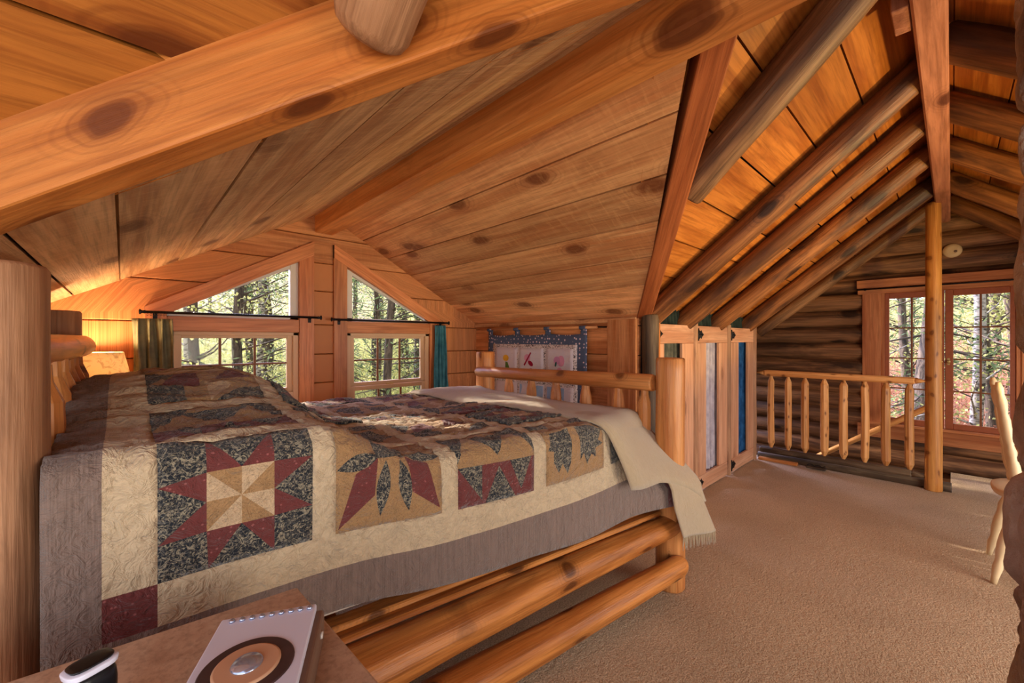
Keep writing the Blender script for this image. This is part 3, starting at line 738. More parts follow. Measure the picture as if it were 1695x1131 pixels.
w3 = empty('window_3', (FX, 0, 0), kind='structure')
wx = FX-.022
def wpart(name, mat, boxes, par=w3, grain=1):
    m = MB()
    for b in boxes: m.box(*b[:6], grain=b[6] if len(b) > 6 else grain)
    return m.build(name, mat, par)
wpart('header', 'trim_wood', [(wx-.03, FX+.05, -.78, .665, 1.715, 1.795)])
wpart('casing', 'trim_wood', [(wx, FX+.05, .485, .625, .30, 1.665, 2), (wx, FX+.05, -.56, -.40, .30, 1.665, 2), (wx-.008, FX+.06, -.56, .66, 1.655, 1.714)])
wpart('apron', 'trim_wood', [(wx-.01, FX+.05, -.80, .66, .225, .352)])
wpart('sill', 'trim_wood', [(wx-.03, FX+.06, -.60, .62, .353, .378)])
wpart('jamb', 'trim_wood', [(FX-.01, FX+.09, .455, .485, .37, 1.66, 2), (FX-.01, FX+.09, -.40, -.372, .37, 1.66, 2)])
for a, b in ((.455, .047), (.043, -.372)):
    gl0, gl1 = (a-.032, b+.055) if a > .4 else (a-.053, b+.032)
    s_ = wpart('sash', 'sash_red', [(FX, FX+.035, a, gl0, .379, 1.655, 2), (FX, FX+.035, gl1, b, .379, 1.655, 2), (FX, FX+.035, gl0, gl1, 1.60, 1.655, 1), (FX, FX+.035, gl0, gl1, .379, .432, 1)])
    ym = (gl0+gl1)/2
    bx_ = [(FX+.006, FX+.028, ym-.007, ym+.007, .43, 1.602, 2)] + [(FX+.008, FX+.026, gl1, gl0, z-.006, z+.006, 1) for z in (1.31, 1.018, .725)]
    wpart('muntin', 'muntin_brown', bx_, s_)
    wpart('pane', 'glass', [(FX+.015, FX+.018, gl1-.004, gl0+.004, .425, 1.606)], s_)
    m = MB(); yk = b+.022 if a > .4 else a-.022
    m.tube([(FX-.002, yk, .996), (FX-.014, yk, .996), (FX-.024, yk, .996), (FX-.028, yk, .996)], [.005, .006, .014, .008], 12); m.box(FX-.004, FX, yk-.008, yk+.008, .965, 1.03); m.build('latch_knob', 'brass', w3)
m = MB(); m.tube([(wx-.05, .66, 1.70), (wx-.05, -.7, 1.70)], [.007]*2, 10); 
for y in (.6, -.6): m.box(wx-.055, wx, y-.008, y+.008, 1.69, 1.71)
tag(m.build('curtain_rod', 'black_iron', loc=(wx-.05, 0, 1.70)), 'thin black bare rod under the header of the far gable window', 'curtain rod')
sd = empty('smoke_detector', (FX, -.003, 2.005), 'round beige smoke detector on the log gable above the far window', 'smoke detector')
m = MB(); c_ = Vector((FX, -.003, 2.005)); m.tube([c_+Vector((-.001, 0, 0)), c_+Vector((-.02, 0, 0)), c_+Vector((-.032, 0, 0)), c_+Vector((-.038, 0, 0))], [.063, .063, .056, .035], 36); m.build('housing', 'detector_plastic', sd)
m = MB(); m.tube([c_+Vector((-.036, -.02, -.01)), c_+Vector((-.041, -.02, -.01))], [.012, .011], 16); m.build('test_button', 'brown_shell', sd)

# ================================================================ railing, post, stair handrail
RX = 4.69
F_, CX_ = 685., 847.
def y_at(px, x):
    a = (px-CX_)/F_; return x*(.728-.685*a)/(.685+.728*a)
rl = empty('stair_railing', (RX, .7, 0), 'pale peeled wood railing with eight hewn balusters at the stairwell', 'railing')
m = MB(); m.beam((RX, 1.29, .866), (RX, .20, .863), .075, .055, bev=.014)
m.tube([(RX, 1.365, .864), (RX, 1.33, .864), (RX, 1.287, .865)], [.011, .014, .034], 8, sq=(1.1, .8)); m.tube([(RX, .203, .864), (RX, .16, .864), (RX, .13, .864)], [.034, .014, .012], 8, sq=(1.1, .8)); m.build('top_rail', 'baluster_wood', rl)
m = MB(); m.beam((RX, 1.33, .100), (RX, .22, .108), .065, .055, bev=.012); m.tube([(RX, .225, .108), (RX, .17, .10), (RX, .13, .10)], [.03, .018, .016], 8); m.build('bottom_rail', 'weathered_log', rl)
for px in (1276, 1304, 1332, 1364, 1396, 1431, 1466, 1505):
    y = y_at(px, RX); m = MB(); a = rnd.uniform(-.004, .004); z0, z1 = .122, .842; r = .030+rnd.uniform(-.002, .002)
    m.tube([(RX, y, z0), (RX, y, z0+.012), (RX, y, z0+.055), (RX+a, y+a, .35), (RX-a, y+a, .6), (RX, y, z1-.055), (RX, y, z1-.012), (RX, y, z1)], [.012, .013, r, r*1.03, r*1.02, r, .013, .012], 8, amp=.05, smooth=False)
    m.build('baluster', 'baluster_wood', rl)
m = MB(); m.log((RX, .10, 0), (RX, .10, 2.285), .052, .045, amp=.05, seg=24, bow=.006)
tag(m.build('railing_post', 'post_wood', loc=(RX, .10, 0)), 'tall peeled log post rising from the carpet to the ridge at the railing end', 'post')
m = MB(); m.log((RX+.06, 1.36, .015), (RX+.06, .0, .025), .04, .045, amp=.08, seg=14, sq=(.8, 1))
tag(m.build('floor_edge_log', 'weathered_log', loc=(RX+.06, .7, 0)), 'low brown timber edging the stairwell under the railing', 'timber')
m = MB(); m.beam((RX-.035, 1.33, .012), (RX-.03, 1.00, .012), .05, .03); tag(m.build('edge_board', 'beam_wood', loc=(RX-.035, 1.15, 0)), 'short orange board strip on the carpet by the closet end of the railing', 'board')
m = MB(); m.beam((RX-.05, .93, .02), (RX-.045, .78, .02), .05, .02); bb = tag(m.build('wood_block', 'weathered_log', loc=(RX-.05, .85, .0)), 'small grey wood block at the foot of the railing', 'block')
m = MB(); m.tube([(RX-.075, .92-.01*i, .036+.016*abs(math.sin(i*.55))) for i in range(15)], [.004]*15, 8); tag(m.build('strap', 'black_iron', loc=(RX-.075, .85, .036)), 'small bent black strap lying on the wood block by the railing', 'strap')
hr = empty('stair_handrail', (5.2, .5, .3), 'pale peeled pole handrail slanting up the stairwell behind the balusters', 'handrail')
m = MB(); m.log((5.2, 1.05, -.08), (5.2, .09, .64), .024, .026, amp=.05, seg=12); m.build('pole', 'baluster_wood', hr)
m = MB(); m.log((5.2, .09, .0), (5.2, .09, .70), .02, .02, seg=12); m.build('end_post', 'baluster_wood', hr)
m = MB(); m.log((5.2, .98, -.9), (5.2, .98, -.03), .02, .02, seg=12); m.build('low_post', 'baluster_wood', hr)

# ================================================================ log bed
bed = empty('log_bed', (.9, 1.6, 0), 'peeled log double bed frame with spindle headboard and footboard', 'bed')
NH, FH, NF, FF = (-.185, 1.25), (-.206, 2.66), (1.94, .94), (1.95, 2.36)
def vc(u): return 1.223-.146*u
for (x, y), h, r, l in ((NH, 1.345, .080, 0), (FH, 1.325, .074, 0), (NF, 1.11, .066, 0), (FF, 1.11, .068, 0)):
    m = MB(); m.log((x, y, 0), (x, y, h), r*1.02, r, amp=.05, seg=28, sq=(1, 1)); m.build('bed_post', 'bed_log' if x > 1 else 'hewn_post', bed)
m = MB(); m.log((1.905, 1.005, .985), (1.895, 2.40, .966), .043, .037, amp=.06, seg=20, e1='round'); m.build('footboard_rail', 'bed_log', bed)
m = MB(); m.log((1.915, .99, .42), (1.915, 2.32, .42), .05, .05, amp=.06, seg=16); m.build('footboard_rail', 'bed_log', bed)
for px in (842, 879, 919.5, 968.7, 1023, 1066):
    a = (px-CX_)/F_; y = 1.905*(.728-.685*a)/(.685+.728*a)
    m = MB(); r = .031; m.tube([(1.905, y, .46), (1.905, y, .5), (1.905, y, .85), (1.905, y, .885), (1.905, y, .925), (1.905, y, .96)], [.022, r, r*1.05, r*.98, .022, .021], 10, amp=.08, smooth=False); m.build('spindle', 'bed_log', bed)
m = MB(); m.log((-.19, 1.27, 1.165), (-.13, 2.67, 1.172), .048, .046, amp=.06, seg=20, e1='round'); m.build('headboard_rail', 'bed_log', bed)
m = MB(); m.log((-.16, 1.30, .45), (-.17, 2.6, .45), .05, .05, amp=.06, seg=16); m.build('headboard_rail', 'bed_log', bed)
for i in range(6):
    y = 1.47+.205*i
    m = MB(); r = .038; m.tube([(-.14, y, .5), (-.14, y, .54), (-.14, y, 1.0), (-.14, y, 1.05), (-.14, y, 1.10), (-.14, y, 1.14)], [.018, r, r*1.05, r, .02, .018], 10, amp=.08, smooth=False); m.build('spindle', 'bed_log', bed)
m = MB(); m.log((1.93, .925, .31), (-.17, 1.21, .245), .050, .088, amp=.07, seg=24, bow=.012); m.build('side_rail', 'rail_log', bed)
m = MB(); m.log((1.935, .865, .145), (-.17, 1.19, .09), .046, .078, amp=.07, seg=24, e0='round'); m.build('side_rail', 'rail_log', bed)
m = MB(); m.log((1.94, 2.40, .31), (-.17, 2.70, .26), .05, .08, amp=.07, seg=16); m.build('side_rail', 'rail_log', bed)
m = MB(); m.beam((1.86, .985, .375), (-.10, 1.27, .36), .02, .09, up=(1, 0, 0)); m.beam((1.86, 1.0, .396), (-.10, 1.285, .381), .02, .06, up=(1, 0, 0)); m.build('ledge_board', 'rail_log', bed)
for i in range(9):
    x = .0+.215*i; m = MB(); m.box(x-.04, x+.04, vc(x)+.08, vc(x)+1.36, .355, .373, 1); m.build('slat', 'rail_log', bed)
def quadbox(name, x0, x1, d0, d1, z0, z1, mat, label, cat):
    m = MB(); n = 10
    vs = []
    for x in (x0, x1):
        for d in (d0, d1):
            for z in (z0, z1): vs.append((x, vc(x)+d, z))
    m.raw(vs, [(0, 1, 3, 2), (4, 6, 7, 5), (0, 4, 5, 1), (2, 3, 7, 6), (0, 2, 6, 4), (1, 5, 7, 3)], vs)
    o = m.build(name, mat, loc=((x0+x1)/2, vc((x0+x1)/2)+(d0+d1)/2, z0)); md = o.modifiers.new('b', 'BEVEL'); md.width = .03; md.segments = 4
    return tag(o, label, cat)
quadbox('box_spring', -.10, 1.80, .03, 1.40, .417, .57, 'sheet_white', 'white box spring showing under the quilt hem on the near side', 'box spring')
quadbox('mattress', -.10, 1.70, .03, 1.41, .572, .79, 'sheet_white', 'mattress under the patchwork quilt', 'mattress')

# ---- quilt: laid out flat as patches, then draped
def sst(a, b, x):
    t = min(1, max(0, (x-a)/(b-a))); return t*t*(3-2*t)
def zedge(u): return .868 + .105*(1-sst(.36, .62, u)) - .05*sst(1.3, 1.9, u)
def ztop(u, q):      # q = distance from the near edge in metres
    A = 1-sst(.16+.10*math.sin(q*3), .60, u)
    hump = .13*A*sst(.15, .75, q)*(1-.55*sst(1.25, 1.5, q)) 
    head = -.025*(1-sst(-.14, .05, u))*sst(.2, .6, q)
    e = zedge(u); e2 = .868 + .06*(1-sst(.36, .62, u))
    return e + (e2-e)*sst(.3, 1.4, q) + hump + head - .025*sst(.2, 1.0, q)*sst(.5, .8, u)
TW = 1.55; RAD = .055
def section(u, off=0.0):
    pts = []; ze = zedge(u)
    hem = .515 + .012*math.sin(u*5) + .012*sst(1.2, 1.9, u)*0
    dl_ = .21*sst(1.35, 1.90, u); n0 = -.08-off+dl_
    for i in range(13):
        t = i/12; z = hem+(ze-RAD-hem)*t; pts.append((n0-dl_*(1-t), z))
    for i in range(1, 7):
        a = math.pi/2*i/6; pts.append((n0+RAD-RAD*math.cos(a), ze-RAD+RAD*math.sin(a)+off*i/6))
    N = 44
    for i in range(1, N+1):
        q = (TW-dl_-2*RAD)*i/N; pts.append((n0+RAD+q, ztop(u, q)+off))
    zl = pts[-1][1]; x = pts[-1][0]
    for i in range(1, 7):
        a = math.pi/2*i/6; pts.append((x+RAD*math.sin(a), zl-RAD+RAD*math.cos(a)))
    for i in range(1, 9): pts.append((x+RAD+.0, zl-RAD-.30*i/8))
    return pts
_sc = {}
def sec(u):
    kx = round(u*200)
    if kx not in _sc:
        p = section(kx/200.); L = [0]
        for i in range(1, len(p)): L.append(L[-1]+math.hypot(p[i][0]-p[i-1][0], p[i][1]-p[i-1][1]))
        _sc[kx] = (p, L)
    return _sc[kx]
def interp(S_, s):
    p, L = S_
    if s <= 0: return p[0][0], p[0][1]+s, 0.0, 1.0
    if s >= L[-1]: return p[-1][0], p[-1][1]-(s-L[-1]), 0.0, -1.0
    lo, hi = 0, len(L)-1
    while hi-lo > 1:
        md = (lo+hi)//2
        if L[md] <= s: lo = md
        else: hi = md
    t = (s-L[lo])/(L[hi]-L[lo]); dx = p[hi][0]-p[lo][0]; dz = p[hi][1]-p[lo][1]; l = math.hypot(dx, dz)
    return p[lo][0]+dx*t, p[lo][1]+dz*t, dx/l, dz/l
def drape(u, s, lift=0.0, wr=1.0):
    if s < .083: s -= (.026+.052*sst(.2, 1.5, u))*(1-max(0, s)/.083)
    ka = math.floor(u*200)/200.; f = (u-ka)*200
    a = interp(sec(ka), s); b = interp(sec(ka+.005), s)
    d, z, tx, tz = [a[i]+(b[i]-a[i])*f for i in range(4)]
    nx, nz = -tz, tx          # outward normal in the section plane
    topf = max(0.0, min(1.0, nz))
    h = 0
    if wr:
        p1 = Vector((u*9, s*26, 3.1)); p2 = Vector((u*26, s*60, 9.7)); p3 = Vector((u*3.0, s*4.0, 1.7))
        h = topf*(.012*noise.noise(p1) + .010*(abs(noise.noise(p2))-.2) + .016*noise.noise(p3) + .006*noise.noise(Vector((u*44, s*90, 2.2)))) + (1-topf)*(.004*noise.noise(Vector((u*7, s*3, 5.5)))+.0012*noise.noise(p2))
        h += .008*(1-topf)*math.sin(u*11+s*2)*max(0, 1-s/.35)
        h *= wr
    h += lift
    return (u, vc(u)+d+nx*h, z+nz*h)
UH, UF = -.112, 1.86
SQ0, PIT, SZ = .053, .346, .292
R0, RP, RS = .172, .352, .295
NRW = 5
TOT = R0 + RP*(NRW-1)+RS + R0
def in_poly(x, y, pl):
    c = False; n = len(pl)
    for i in range(n):
        x0, y0 = pl[i]; x1, y1 = pl[(i+1) % n]
        if (y0 > y) != (y1 > y) and x < (x1-x0)*(y-y0)/(y1-y0)+x0: c = not c
    return c
TAU, CRM, NAV, RED, TAN, PAL = range(6)
def leafp(cx, cy, a, b, rot):
    n = 6; up = [(a*(-1+2*i/n), b*math.sin(math.pi*i/n)) for i in range(n+1)]; dn = [(x, -y) for x, y in up[1:-1]][::-1]
    return [(cx+x*math.cos(rot)-y*math.sin(rot), cy+x*math.sin(rot)+y*math.cos(rot)) for x, y in up+dn]
def block(kind):
    """polygons in unit square (x along the bed, y up from the hem)"""
    if kind == 0:
        q = .28; p = [(NAV, [(0, 0), (1, 0), (1, 1), (0, 1)])]
        for a, b in (((q, q), (.5, .02)), ):
            pass
        p += [(RED, [(q, q), (q+.01, .0), (.5, q)]), (RED, [(.5, q), (1-q-.0, 0), (1-q, q)]),
              (RED, [(q, 1-q), (q, 1), (.5, 1-q)]), (RED, [(.5, 1-q), (1-q, 1), (1-q, 1-q)]),
              (RED, [(q, q), (0, q-.02), (q, .5)]), (RED, [(q, .5), (.0, 1-q-.05), (q, 1-q)]),
              (RED, [(1-q, q), (1, q+.02), (1-q, .5)]), (RED, [(1-q, .5), (1, 1-q), (1-q, 1-q)])]
        C0 = (.5, .5); cs = [(q, q), (.5, q), (1-q, q), (1-q, .5), (1-q, 1-q), (.5, 1-q), (q, 1-q), (q, .5)]
        for i in range(8): p.append((PAL if i % 2 == 0 else TAN, [C0, cs[i], cs[(i+1) % 8]]))
        return p
    if kind == 1:
        return [(TAN, [(0, 0), (1, 0), (1, 1), (0, 1)]), (NAV, [(.36, .62), (.66, .62), (.68, .95), (.34, .95)]),
                (RED, [(.37, .62), (.17, .50), (.02, .03), (.34, .28)]), (RED, [(.66, .62), (.86, .52), (.98, .06), (.70, .26)]),
                (NAV, leafp(.20, .60, .20, .075, .25)), (NAV, leafp(.83, .62, .18, .075, -.25)), (NAV, leafp(.42, .34, .26, .065, 1.45)), (NAV, leafp(.63, .34, .26, .065, -1.45))]
    if kind == 2:
        return [(TAN, [(0, 0), (1, 0), (1, 1), (0, 1)]), (NAV, [(0, .46), (.30, 1), (0, 1)]), (NAV, [(.22, .90), (.78, .90), (.5, .50)]), (NAV, [(1, .46), (.70, 1), (1, 1)]),
                (RED, [(0, 0), (1, 0), (1, .42), (0, .42)]), (NAV, [(0, .42), (.30, .42), (.30, .04)]), (NAV, [(.34, 0), (.74, 0), (.52, .38)]), (NAV, [(.66, .42), (.96, .42), (.82, .06)])]
    if kind == 3:
        return [(TAN, [(0, 0), (1, 0), (1, 1), (0, 1)]), (CRM, [(.40, .70), (.55, .70), (.55, 1), (.40, 1)]),
                (NAV, [(.12, .26), (.2, .12), (.26, .22), (.34, .08), (.40, .22), (.44, .64), (.14, .64), (.03, .42), (.12, .40)]),
                (NAV, [(.56, .20), (.62, .28), (.68, .12), (.76, .24), (.84, .18), (.84, .30), (.98, .34), (.88, .40), (.98, .52), (.84, .64), (.56, .64)]), (NAV, [(.0, .82), (.3, .82), (.3, 1), (0, 1)]), (NAV, [(.7, .82), (1, .82), (1, 1), (.7, 1)])]
    return [(TAN, [(0, 0), (1, 0), (1, 1), (0, 1)]), (NAV, [(0, 0), (.30, 0), (.30, .40), (0, .40)]), (RED, [(.1, .42), (.45, .45), (.45, .85), (.25, .85)]),
            (NAV, [(0, .45), (.25, .85), (0, 1)]), (PAL, [(.5, 0), (.75, .4), (.5, .5)]), (NAV, [(.55, 0), (1, 0), (1, .35), (.8, .3)]), (RED, [(.6, .6), (1, .6), (.8, 1)])]
qm = MB()
def region(u0, u1, s0, s1, polys, cell):
    """polys in unit coords, or a single material"""
    bm = bmesh.new(); nu = max(1, round((u1-u0)/cell)); ns = max(1, round((s1-s0)/cell))
    vv = [[bm.verts.new((u0+(u1-u0)*i/nu, s0+(s1-s0)*j/ns, 0)) for j in range(ns+1)] for i in range(nu+1)]
    for i in range(nu):
        for j in range(ns): bm.faces.new((vv[i][j], vv[i+1][j], vv[i+1][j+1], vv[i][j+1]))
    W = (u1-u0, s1-s0)
    if not isinstance(polys, int):
        seen = set()
        for mi, pl in polys:
            for i in range(len(pl)):
                a, b = pl[i], pl[(i+1) % len(pl)]
                A_ = Vector((u0+a[0]*W[0], s0+a[1]*W[1], 0)); B_ = Vector((u0+b[0]*W[0], s0+b[1]*W[1], 0)); d = B_-A_
                if abs(d.x) < 1e-6 and (abs(a[0]) < 1e-6 or abs(a[0]-1) < 1e-6): continue
                if abs(d.y) < 1e-6 and (abs(a[1]) < 1e-6 or abs(a[1]-1) < 1e-6): continue
                no = Vector((-d.y, d.x, 0)).normalized(); key = (round(no.x*no.y, 3), round(abs(no.x), 3), round(A_.dot(no)*(1 if no.x > 0 else -1), 4))
                # cut only faces touched by this edge's own neighbourhood
                lo = (min(A_.x, B_.x)-.004, min(A_.y, B_.y)-.004); hi = (max(A_.x, B_.x)+.004, max(A_.y, B_.y)+.004)
                fs = [f for f in bm.faces if not (max(v.co.x for v in f.verts) < lo[0] or min(v.co.x for v in f.verts) > hi[0] or max(v.co.y for v in f.verts) < lo[1] or min(v.co.y for v in f.verts) > hi[1])]
                ge = set(); gv = set()
                for f in fs: ge.update(f.edges); gv.update(f.verts)
                bmesh.ops.bisect_plane(bm, geom=list(gv)+list(ge)+fs, plane_co=A_, plane_no=no)
    bm.verts.ensure_lookup_table(); bm.verts.index_update()
    vs = [drape(v.co.x, v.co.y) for v in bm.verts]; gs = [(v.co.x, v.co.y, 0) for v in bm.verts]
    groups = {}
    for f in bm.faces:
        if isinstance(polys, int): mi = polys
        else:
            c = f.calc_center_median(); x, y = (c.x-u0)/W[0], (c.y-s0)/W[1]; mi = polys[0][0]
            for q, pl in polys:
                if in_poly(x, y, pl): mi = q
        groups.setdefault(mi, []).append([v.index for v in f.verts])
    b = len(qm.v); qm.v += [Vector(p) for p in vs]; qm.g += gs
    for mi, fs in groups.items():
        for f in fs: qm.f.append([i+b for i in f]); qm.m.append(mi); qm.sm.append(True)
    bm.free()
ue = [UH, -.030] ; ucuts = [UH, -.03, SQ0]
for i in range(5): ucuts += [SQ0+PIT*i+SZ, SQ0+PIT*(i+1)]
ucuts = [c for c in ucuts if c < 1.755]; ucuts += [1.79, UF]
ucuts = sorted(set(ucuts))
scuts = [0, .083, R0]
for i in range(NRW): scuts += [R0+RP*i+RS, R0+RP*(i+1)]
scuts = scuts[:-1] + [TOT-.083, TOT]
for i in range(len(ucuts)-1):
    for j in range(len(scuts)-1):
        a, b, c, d = ucuts[i], ucuts[i+1], scuts[j], scuts[j+1]
        uedge = a < -.04 or b > 1.80; sedge = c < .05 or d > TOT-.05
        mi = CRM; um = (a+b)/2; sm_ = (c+d)/2
        isu = SQ0-.01 < um < 1.73 and ((um-SQ0) % PIT) < SZ
        iss = R0 < sm_ < TOT-R0 and ((sm_-R0) % RP) < RS
        if uedge or sedge: mi = TAU
        if (um < SQ0 and um > -.03 and (.083 < sm_ < R0)): mi = RED
        if b > 1.80 and c < .05: mi = RED
        if isu and iss and not (uedge or sedge):
            bi = int((um-SQ0)/PIT); rj = int((sm_-R0)/RP)
            kinds = [0, 1, 2, 3, 4]
            kd = kinds[(bi + rj*2) % 5] if rj else kinds[bi]
            region(a, b, c, d, block(kd), .013 if rj else .016)
        else: region(a, b, c, d, mi, .015)
qo = qm.build('quilt', ['quilt_taupe', 'quilt_cream', 'quilt_navy', 'quilt_red', 'quilt_tan', 'quilt_pale'], loc=(.9, 1.6, .85), solid=0)
bm = bmesh.new(); bm.from_mesh(qo.data); bmesh.ops.remove_doubles(bm, verts=bm.verts[:], dist=.0004); bmesh.ops.recalc_face_normals(bm, faces=bm.faces[:]); bm.to_mesh(qo.data); bm.free()
md = qo.modifiers.new('thickness', 'SOLIDIFY'); md.thickness = .008; md.offset = -1
tag(qo, 'patchwork quilt with star, lily and paw squares, cream sashing and taupe border', 'quilt')

# ---- wool blanket over the foot of the bed
bm_ = MB()
def blk(u, s, bu0, bu1, hemf, lift):
    """u 0..1 across the blanket width, s = arc length from hem"""
    uu = bu0+(bu1-bu0)*u; hem = hemf(u); st = s*(1.98-hem)+hem
    side = max(0.0, 1-st/.36)
    us = uu + side*(.17-.05*u)
    d = drape(min(uu, 1.86), st, 0, .35)
    e = lift + .012*side + .007*math.sin(st*9+u*4) + .010*math.sin(u*math.pi)
    if u < .08: e -= .013*(1-u/.08)
    # outward offset: use section normal
    ka = interp(sec(min(uu, 1.86)), st); nx, nz = -ka[3], ka[2]
    rip = side*(.012*math.sin(u*9+st*5)+.014)
    return (us + (uu-min(uu, 1.86)), d[1]+nx*(e+rip)-side*.02, d[2]+nz*e)
bm_.grid(44, 110, lambda u, v: blk(u, v, 1.365, 1.875, lambda q: .075-.08*q*q, .020), lambda u, v: (u*.55, v*2.0, 0))
bl = bm_.build('wool_blanket', 'blanket_wool', loc=(1.6, 1.6, .9), solid=.009)
tag(bl, 'cream brushed wool blanket folded across the foot of the bed, hanging over the near corner', 'blanket')
lay2 = MB()
lay2.grid(16, 24, lambda u, v: (lambda q: (q[0], q[1]-.006, q[2]))(blk(.55+.43*u, 0, 1.345, 1.875, lambda w_: -.14+.30*v-.0*w_, .012)) , lambda u, v: (u*.3, v*.5, 3))
l2 = lay2.build('under_fold', 'blanket_wool', bl, solid=.006)
fr = MB()
for i in range(42):
    u = .55+.43*i/41; p = Vector(blk(u, 0, 1.345, 1.875, lambda w_: -.14, .012))+Vector((0, -.006, 0))
    q = p+Vector((rnd.uniform(-.008, .008), rnd.uniform(-.006, .004), -.045-rnd.uniform(0, .015)))
    fr.tube([p+Vector((0, 0, .004)), (p+q)/2+Vector((rnd.uniform(-.004, .004), 0, 0)), q], [.0022, .002, .001], 5)
fr.build('fringe', 'blanket_wool', bl, kind='stuff')

# ================================================================ bedside table with lamp (far side of the bed)
t = empty('round_side_table', (-.11, 2.925, 0), 'small round wooden table behind the bed head carrying the lamp', 'side table')
m = MB(); m.tube([(-.11, 2.925, .60), (-.11, 2.925, .625)], [.15, .15], 36); m.build('table_top', 'table_wood', t)
m = MB(); m.tube([(-.11, 2.925, .03), (-.11, 2.925, .2), (-.11, 2.925, .4), (-.11, 2.925, .6)], [.03, .02, .028, .03], 16); m.build('pedestal', 'table_wood', t)
m = MB(); m.tube([(-.11, 2.925, 0), (-.11, 2.925, .015), (-.11, 2.925, .03)], [.12, .12, .05], 28); m.build('foot', 'table_wood', t)
lp = empty('table_lamp', (-.10, 2.93, .625), 'bedside lamp with parchment shade glowing behind the headboard', 'lamp')
lc = Vector((-.10, 2.93, 0))
m = MB(); m.tube([lc+Vector((0, 0, z)) for z in (.625, .64, .66, .72, .80, .86, .90)], [.07, .07, .03, .055, .06, .025, .012], 24); m.build('base', 'table_wood', lp)
m = MB(); m.grid(48, 6, lambda u, v: (lc.x+(.155-.05*v)*math.cos(u*2*math.pi), lc.y+(.155-.05*v)*math.sin(u*2*math.pi), .90+.235*v)); m.build('lamp_shade', 'lamp_shade', lp, solid=.0015)
m = MB(); m.tube([lc+Vector((.105*math.cos(a), .105*math.sin(a), 1.135)) for a in [2*math.pi*i/40 for i in range(41)]], [.0025]*41, 6, cap=False, twist=1); m.build('shade_trim', 'muntin_brown', lp)

# ================================================================ near nightstand, speaker, handset
ns = empty('nightstand', (-.02, .70, 0), 'tan topped nightstand in the bottom left foreground', 'nightstand')
top = [(.262, .925), (-.32, .985), (-.34, .50), (.285, .44)]
m = MB(); m.prism(top, 2, .665, .69); o = m.build('table_top', 'table_wood', ns); md = o.modifiers.new('b', 'BEVEL'); md.width = .004; md.segments = 2
m = MB(); m.prism([(.24, .90), (-.30, .955), (-.315, .52), (.26, .465)], 2, .12, .664); m.build('cabinet', 'beam_wood', ns)
m = MB(); m.prism([(.262, .47), (.30, .47), (.26, .88), (.245, .88)], 2, .40, .62); 
dn = Vector((.999, .05, 0))
for x, y in ((.21, .86), (-.27, .92), (-.28, .55), (.22, .50)):
    m = MB(); m.box(x-.02, x+.02, y-.02, y+.02, 0, .12, 2); m.build('leg', 'beam_wood', ns)
sp = empty('portable_speaker', (.18, .70, .69), 'silver speaker with round dark driver and row of small buttons lying on the nightstand', 'speaker')
TL, TR = Vector((.115, .806, 0)), Vector((.253, .739, 0)); ex = (TR-TL).normalized(); ey = Vector((ex.y, -ex.x, 0)); ey = ey if ey.y < 0 else -ey
Wd, Ln = (TR-TL).length, .235
def S3(a, b, z): return TL+ex*a+ey*b+Vector((0, 0, z))
def sprism(pts, z0, z1, mat, name, par=sp, bev=.006):
    m = MB(); n = len(pts); vs = [S3(a, b, z0) for a, b in pts]+[S3(a, b, z1) for a, b in pts]
    m.raw(vs, [list(range(n))[::-1], [n+i for i in range(n)]]+[[i, (i+1) % n, n+(i+1) % n, n+i] for i in range(n)], vs)
    o = m.build(name, mat, par)
    if bev: md = o.modifiers.new('b', 'BEVEL'); md.width = bev; md.segments = 3
    return o
sprism([(-.0, .0), (Wd, 0), (Wd, Ln), (0, Ln)], .69, .738, 'brown_shell', 'shell')
fp = sprism([(0.002, .002), (Wd-.012, .002), (Wd-.012, Ln-.002), (.002, Ln-.002)], .737, .75, 'silver_plastic', 'face_plate', bev=.003)
sc_ = S3(.071, .125, .75)
def disc(name, mat, r0, r1, z, par, n=48, h=.0015):
    m = MB(); m.tube([sc_+Vector((0, 0, z-.004)), sc_+Vector((0, 0, z)), sc_+Vector((0, 0, z+h))], [r0, r0, r1], n); return m.build(name, mat, par)
disc('driver_ring', 'dark_grille', .058, .056, .0005, sp)
disc('cone', 'cone_paper', .041, .038, .0035, sp)
m = MB(); m.tube([sc_+Vector((0, 0, .004+.009*math.sin(a))) for a in [i*math.pi/14 for i in range(8)]], [max(.001, .020*math.cos(i*math.pi/14)) for i in range(8)], 28); m.build('dome', 'dome_metal', sp)
for i in range(9):
    c = S3(.020+.0140*i, .014, .75); m = MB(); m.tube([c, c+Vector((0, 0, .003)), c+Vector((0, 0, .0042))], [.0042, .0042, .0025], 14); m.build('button', 'dome_metal', sp)
c = S3(Wd, .045, .722); m = MB(); m.tube([c, c+ex*.003], [.006, .005], 14); m.build('side_port', 'vinyl_white', sp)
ph_ = empty('handset', (-.035, .80, .69), 'rounded black handset with silver rim on the nightstand corner', 'handset')
hc = Vector((-.03, .75, 0)); ha = Vector((.9, .42, 0)).normalized(); hb = Vector((-ha.y, ha.x, 0))
